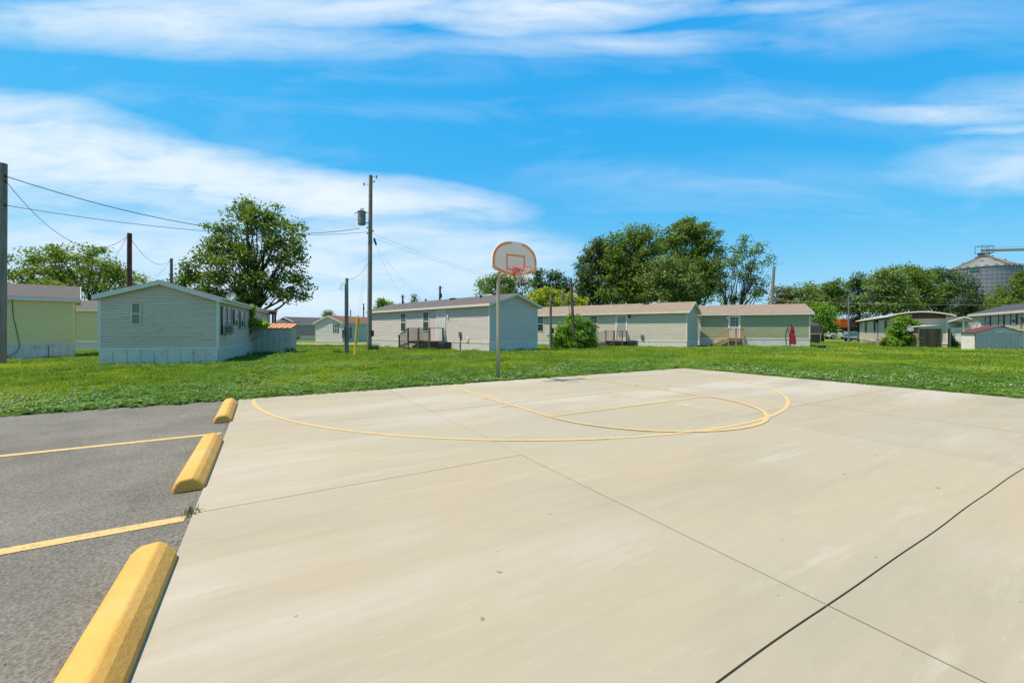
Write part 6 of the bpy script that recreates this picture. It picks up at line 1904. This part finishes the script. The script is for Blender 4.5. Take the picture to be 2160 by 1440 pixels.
def scatter(name, label_cat, x, y, sc_, tmpl_v, tmpl_q, m, zoff, seed, tilt=0.15):
    """one stuff object: instances of a small template on a cloud of points"""
    g = np.random.default_rng(seed)
    z = np.array([G(b_) for b_ in y]) + zoff
    n = len(x); k = len(tmpl_v)
    me = bpy.data.meshes.new(name)
    V = np.concatenate([tmpl_v, np.stack([x, y, z], 1)])
    me.vertices.add(n + k); me.vertices.foreach_set('co', V.astype(np.float32).ravel())
    nq, c = tmpl_q.shape
    me.loops.add(nq * c); me.loops.foreach_set('vertex_index', tmpl_q.astype(np.int32).ravel())
    me.polygons.add(nq); me.polygons.foreach_set('loop_start', np.arange(0, nq * c, c, dtype=np.int32)); me.polygons.foreach_set('loop_total', np.full(nq, c, np.int32))
    me.update(calc_edges=True)
    for nm, tp, dat in (('tmpl', 'FLOAT', np.concatenate([np.ones(k), np.zeros(n)])), ('sc', 'FLOAT', np.concatenate([np.ones(k), sc_]))):
        at_ = me.attributes.new(nm, tp, 'POINT'); at_.data.foreach_set('value', dat.astype(np.float32))
    rot = np.concatenate([np.zeros((k, 3)), np.stack([g.normal(size=n) * tilt, g.normal(size=n) * tilt, g.uniform(0, 2 * PI, n)], 1)])
    at_ = me.attributes.new('rt', 'FLOAT_VECTOR', 'POINT'); at_.data.foreach_set('vector', rot.astype(np.float32).ravel())
    o = link(name, me, m)
    o['kind'] = 'stuff'
    tag(o, label_cat[0], label_cat[1])
    ng = bpy.data.node_groups.new(name + '_nodes', 'GeometryNodeTree')
    ng.interface.new_socket('Geometry', in_out='INPUT', socket_type='NodeSocketGeometry')
    ng.interface.new_socket('Geometry', in_out='OUTPUT', socket_type='NodeSocketGeometry')
    nn, ll = ng.nodes, ng.links
    gi, go = nn.new('NodeGroupInput'), nn.new('NodeGroupOutput')
    def attr(a, dt):
        q_ = nn.new('GeometryNodeInputNamedAttribute'); q_.data_type = dt; q_.inputs['Name'].default_value = a
        return q_.outputs[0]
    sp = nn.new('GeometryNodeSeparateGeometry'); sp.domain = 'POINT'
    cp = nn.new('FunctionNodeCompare'); cp.data_type = 'FLOAT'; cp.operation = 'GREATER_THAN'; cp.inputs[1].default_value = 0.5
    ll.new(attr('tmpl', 'FLOAT'), cp.inputs[0]); ll.new(cp.outputs[0], sp.inputs['Selection']); ll.new(gi.outputs[0], sp.inputs['Geometry'])
    ip = nn.new('GeometryNodeInstanceOnPoints')
    ll.new(sp.outputs['Inverted'], ip.inputs['Points']); ll.new(sp.outputs['Selection'], ip.inputs['Instance'])
    er = nn.new('FunctionNodeEulerToRotation'); ll.new(attr('rt', 'FLOAT_VECTOR'), er.inputs[0]); ll.new(er.outputs[0], ip.inputs['Rotation'])
    ll.new(attr('sc', 'FLOAT'), ip.inputs['Scale'])
    ll.new(ip.outputs[0], go.inputs[0])
    md = o.modifiers.new('scatter', 'NODES'); md.node_group = ng
    return o
def clump(n, h_, r, w, seed, lean=0.6):
    g = np.random.default_rng(seed); V = []; Q = []
    for i in range(n):
        a = g.uniform(0, 2 * PI); rr = r * g.uniform(0, 1) ** 0.5
        x, y = rr * math.cos(a), rr * math.sin(a)
        hh = h_ * g.uniform(0.55, 1.15); l = lean * hh * g.uniform(0.2, 1.2); d = g.uniform(0, 2 * PI)
        dx, dy = math.cos(d), math.sin(d); ww = w * g.uniform(0.7, 1.3); k = len(V)
        for f, lw in ((0, 1), (0.55, 0.9), (1, 0.15)):
            V += [(x + dx * l * f * f - dy * ww * lw / 2, y + dy * l * f * f + dx * ww * lw / 2, hh * f), (x + dx * l * f * f + dy * ww * lw / 2, y + dy * l * f * f - dx * ww * lw / 2, hh * f)]
        Q += [(k, k + 1, k + 3, k + 2), (k + 2, k + 3, k + 5, k + 4)]
    return np.array(V), np.array(Q)
def lawn_leaf(name, c1, c2, c3, trans):
    m = mat(name, c1, 0.65, c2, 1.7, 1.3, trans=trans, rnd=0.40, spec=0.2, detail=5, dirt=(c3, 0.22, 0.50, 0.66))
lawn_leaf('grass_blade', (0.225, 0.300, 0.018), (0.085, 0.160, 0.013), (0.31, 0.35, 0.028), 0.35)
lawn_leaf('grass_clover', (0.125, 0.220, 0.026), (0.075, 0.155, 0.020), (0.16, 0.24, 0.03), 0.3)
mat('clover_flower', (0.60, 0.66, 0.50), 0.8, (0.40, 0.50, 0.30), 30)
x, y = scatter_points(260000, lambda x, y: np.clip(0.55 + 0.6 * vnoise(x, y, 1.3, 3), 0, 1), 81)
sc_ = (0.75 + y / 30.0) * (0.45 + 1.0 * vnoise(x, y, 0.55, 4) ** 1.3) * (0.7 + 0.65 * vnoise(x, y, 3.5, 14))
ed = edge_dist(x, y); sc_ = sc_ * np.clip(0.55 + ed * 0.35, 0.55, 1.0)
v, q = clump(15, 0.075, 0.13, 0.0075, 5)
scatter('grass', ('short bright green grass of the lawn', 'grass'), x, y, sc_, v, q, 'grass_blade', -0.055, 6)
# clover leaves: flat little trefoils near the court edge and in patches
V = []; Q = []
g = np.random.default_rng(9)
for i in range(16):
    a = g.uniform(0, 2 * PI); rr = 0.13 * g.uniform(0, 1) ** 0.5; cx_, cy_, cz = rr * math.cos(a), rr * math.sin(a), g.uniform(0.03, 0.075)
    for k in range(3):
        a2 = a + k * 2 * PI / 3; r1 = 0.016
        c_x, c_y = cx_ + r1 * math.cos(a2), cy_ + r1 * math.sin(a2)
        k0 = len(V)
        for s_ in range(4):
            a3 = a2 + s_ * PI / 2
            V.append((c_x + r1 * math.cos(a3), c_y + r1 * math.sin(a3), cz + g.uniform(-0.006, 0.006)))
        Q.append((k0, k0 + 1, k0 + 2, k0 + 3))
def cl_d(x, y):
    e = edge_dist(x, y)
    return np.clip(1.1 - e / 4.0, 0, 1) * 0.9 + np.clip((vnoise(x, y, 2.6, 8) - 0.55) * 3, 0, 0.5)
x, y = scatter_points(110000, cl_d, 82, y1=34)
scatter('clover', ('dark clover leaves mixed into the lawn by the court', 'clover'), x, y, (0.8 + y / 40) * np.random.default_rng(1).uniform(0.7, 1.2, len(x)), np.array(V), np.array(Q), 'grass_clover', -0.05, 7)
# flower heads
V = []; Q = []
for i in range(5):
    for k in range(6):
        a = 2 * PI * k / 6; f = PI * i / 4
        V.append((0.013 * math.sin(f) * math.cos(a) + 1e-4 * math.cos(a), 0.013 * math.sin(f) * math.sin(a) + 1e-4 * math.sin(a), 0.098 - 0.013 * math.cos(f)))
for i in range(4):
    for k in range(6):
        k2 = (k + 1) % 6; Q.append((i * 6 + k, i * 6 + k2, (i + 1) * 6 + k2, (i + 1) * 6 + k))
def fl_d(x, y):
    e = edge_dist(x, y)
    patch = np.clip((vnoise(x, y, 1.4, 21) - 0.35) * 2.2, 0, 1)
    band = np.clip(1.0 - np.abs(e - 1.0) / 2.6, 0, 1)
    return band * patch * 0.8 + 0.05 * patch + 0.03
x, y = scatter_points(130000, fl_d, 83, y1=44)
scatter('clover_flowers', ('tiny white clover flower heads scattered over the lawn', 'flowers'), x, y, np.random.default_rng(2).uniform(0.5, 1.1, len(x)) * (0.85 + y / 45), np.array(V), np.array(Q), 'clover_flower', -0.055, 8, tilt=0.05)

# grit and crumbs along the seam between the asphalt and the court
g = np.random.default_rng(31)
V = []; Q = []
for i in range(700):
    vv = g.uniform(LV[0], 3.0); uu = MU[0] - 0.005 - abs(g.normal()) * 0.03
    if g.uniform() < 0.15: uu = MU[0] - g.uniform(0, 0.5)
    c = ct(uu, vv, -0.010); r_ = g.uniform(0.0015, 0.006); k = len(V)
    for dx, dy, dz in ((-1, -1, 0), (1, -0.8, 0), (0.9, 1, 0), (-1, 0.9, 0), (-0.6, -0.5, 1), (0.6, -0.6, 1), (0.5, 0.6, 1), (-0.6, 0.5, 1)):
        V.append((c.x + dx * r_ * g.uniform(0.7, 1.2), c.y + dy * r_ * g.uniform(0.7, 1.2), c.z + dz * r_))
    Q += [(k, k + 1, k + 5, k + 4), (k + 1, k + 2, k + 6, k + 5), (k + 2, k + 3, k + 7, k + 6), (k + 3, k, k + 4, k + 7), (k + 4, k + 5, k + 6, k + 7)]
mat('grit', (0.14, 0.12, 0.10), 0.9, (0.30, 0.26, 0.22), 60)
o = npmesh('grit', np.array(V), np.array(Q), 'grit', kind='stuff')
tag(o, 'loose dark grit along the seam between the asphalt and the concrete court', 'grit')
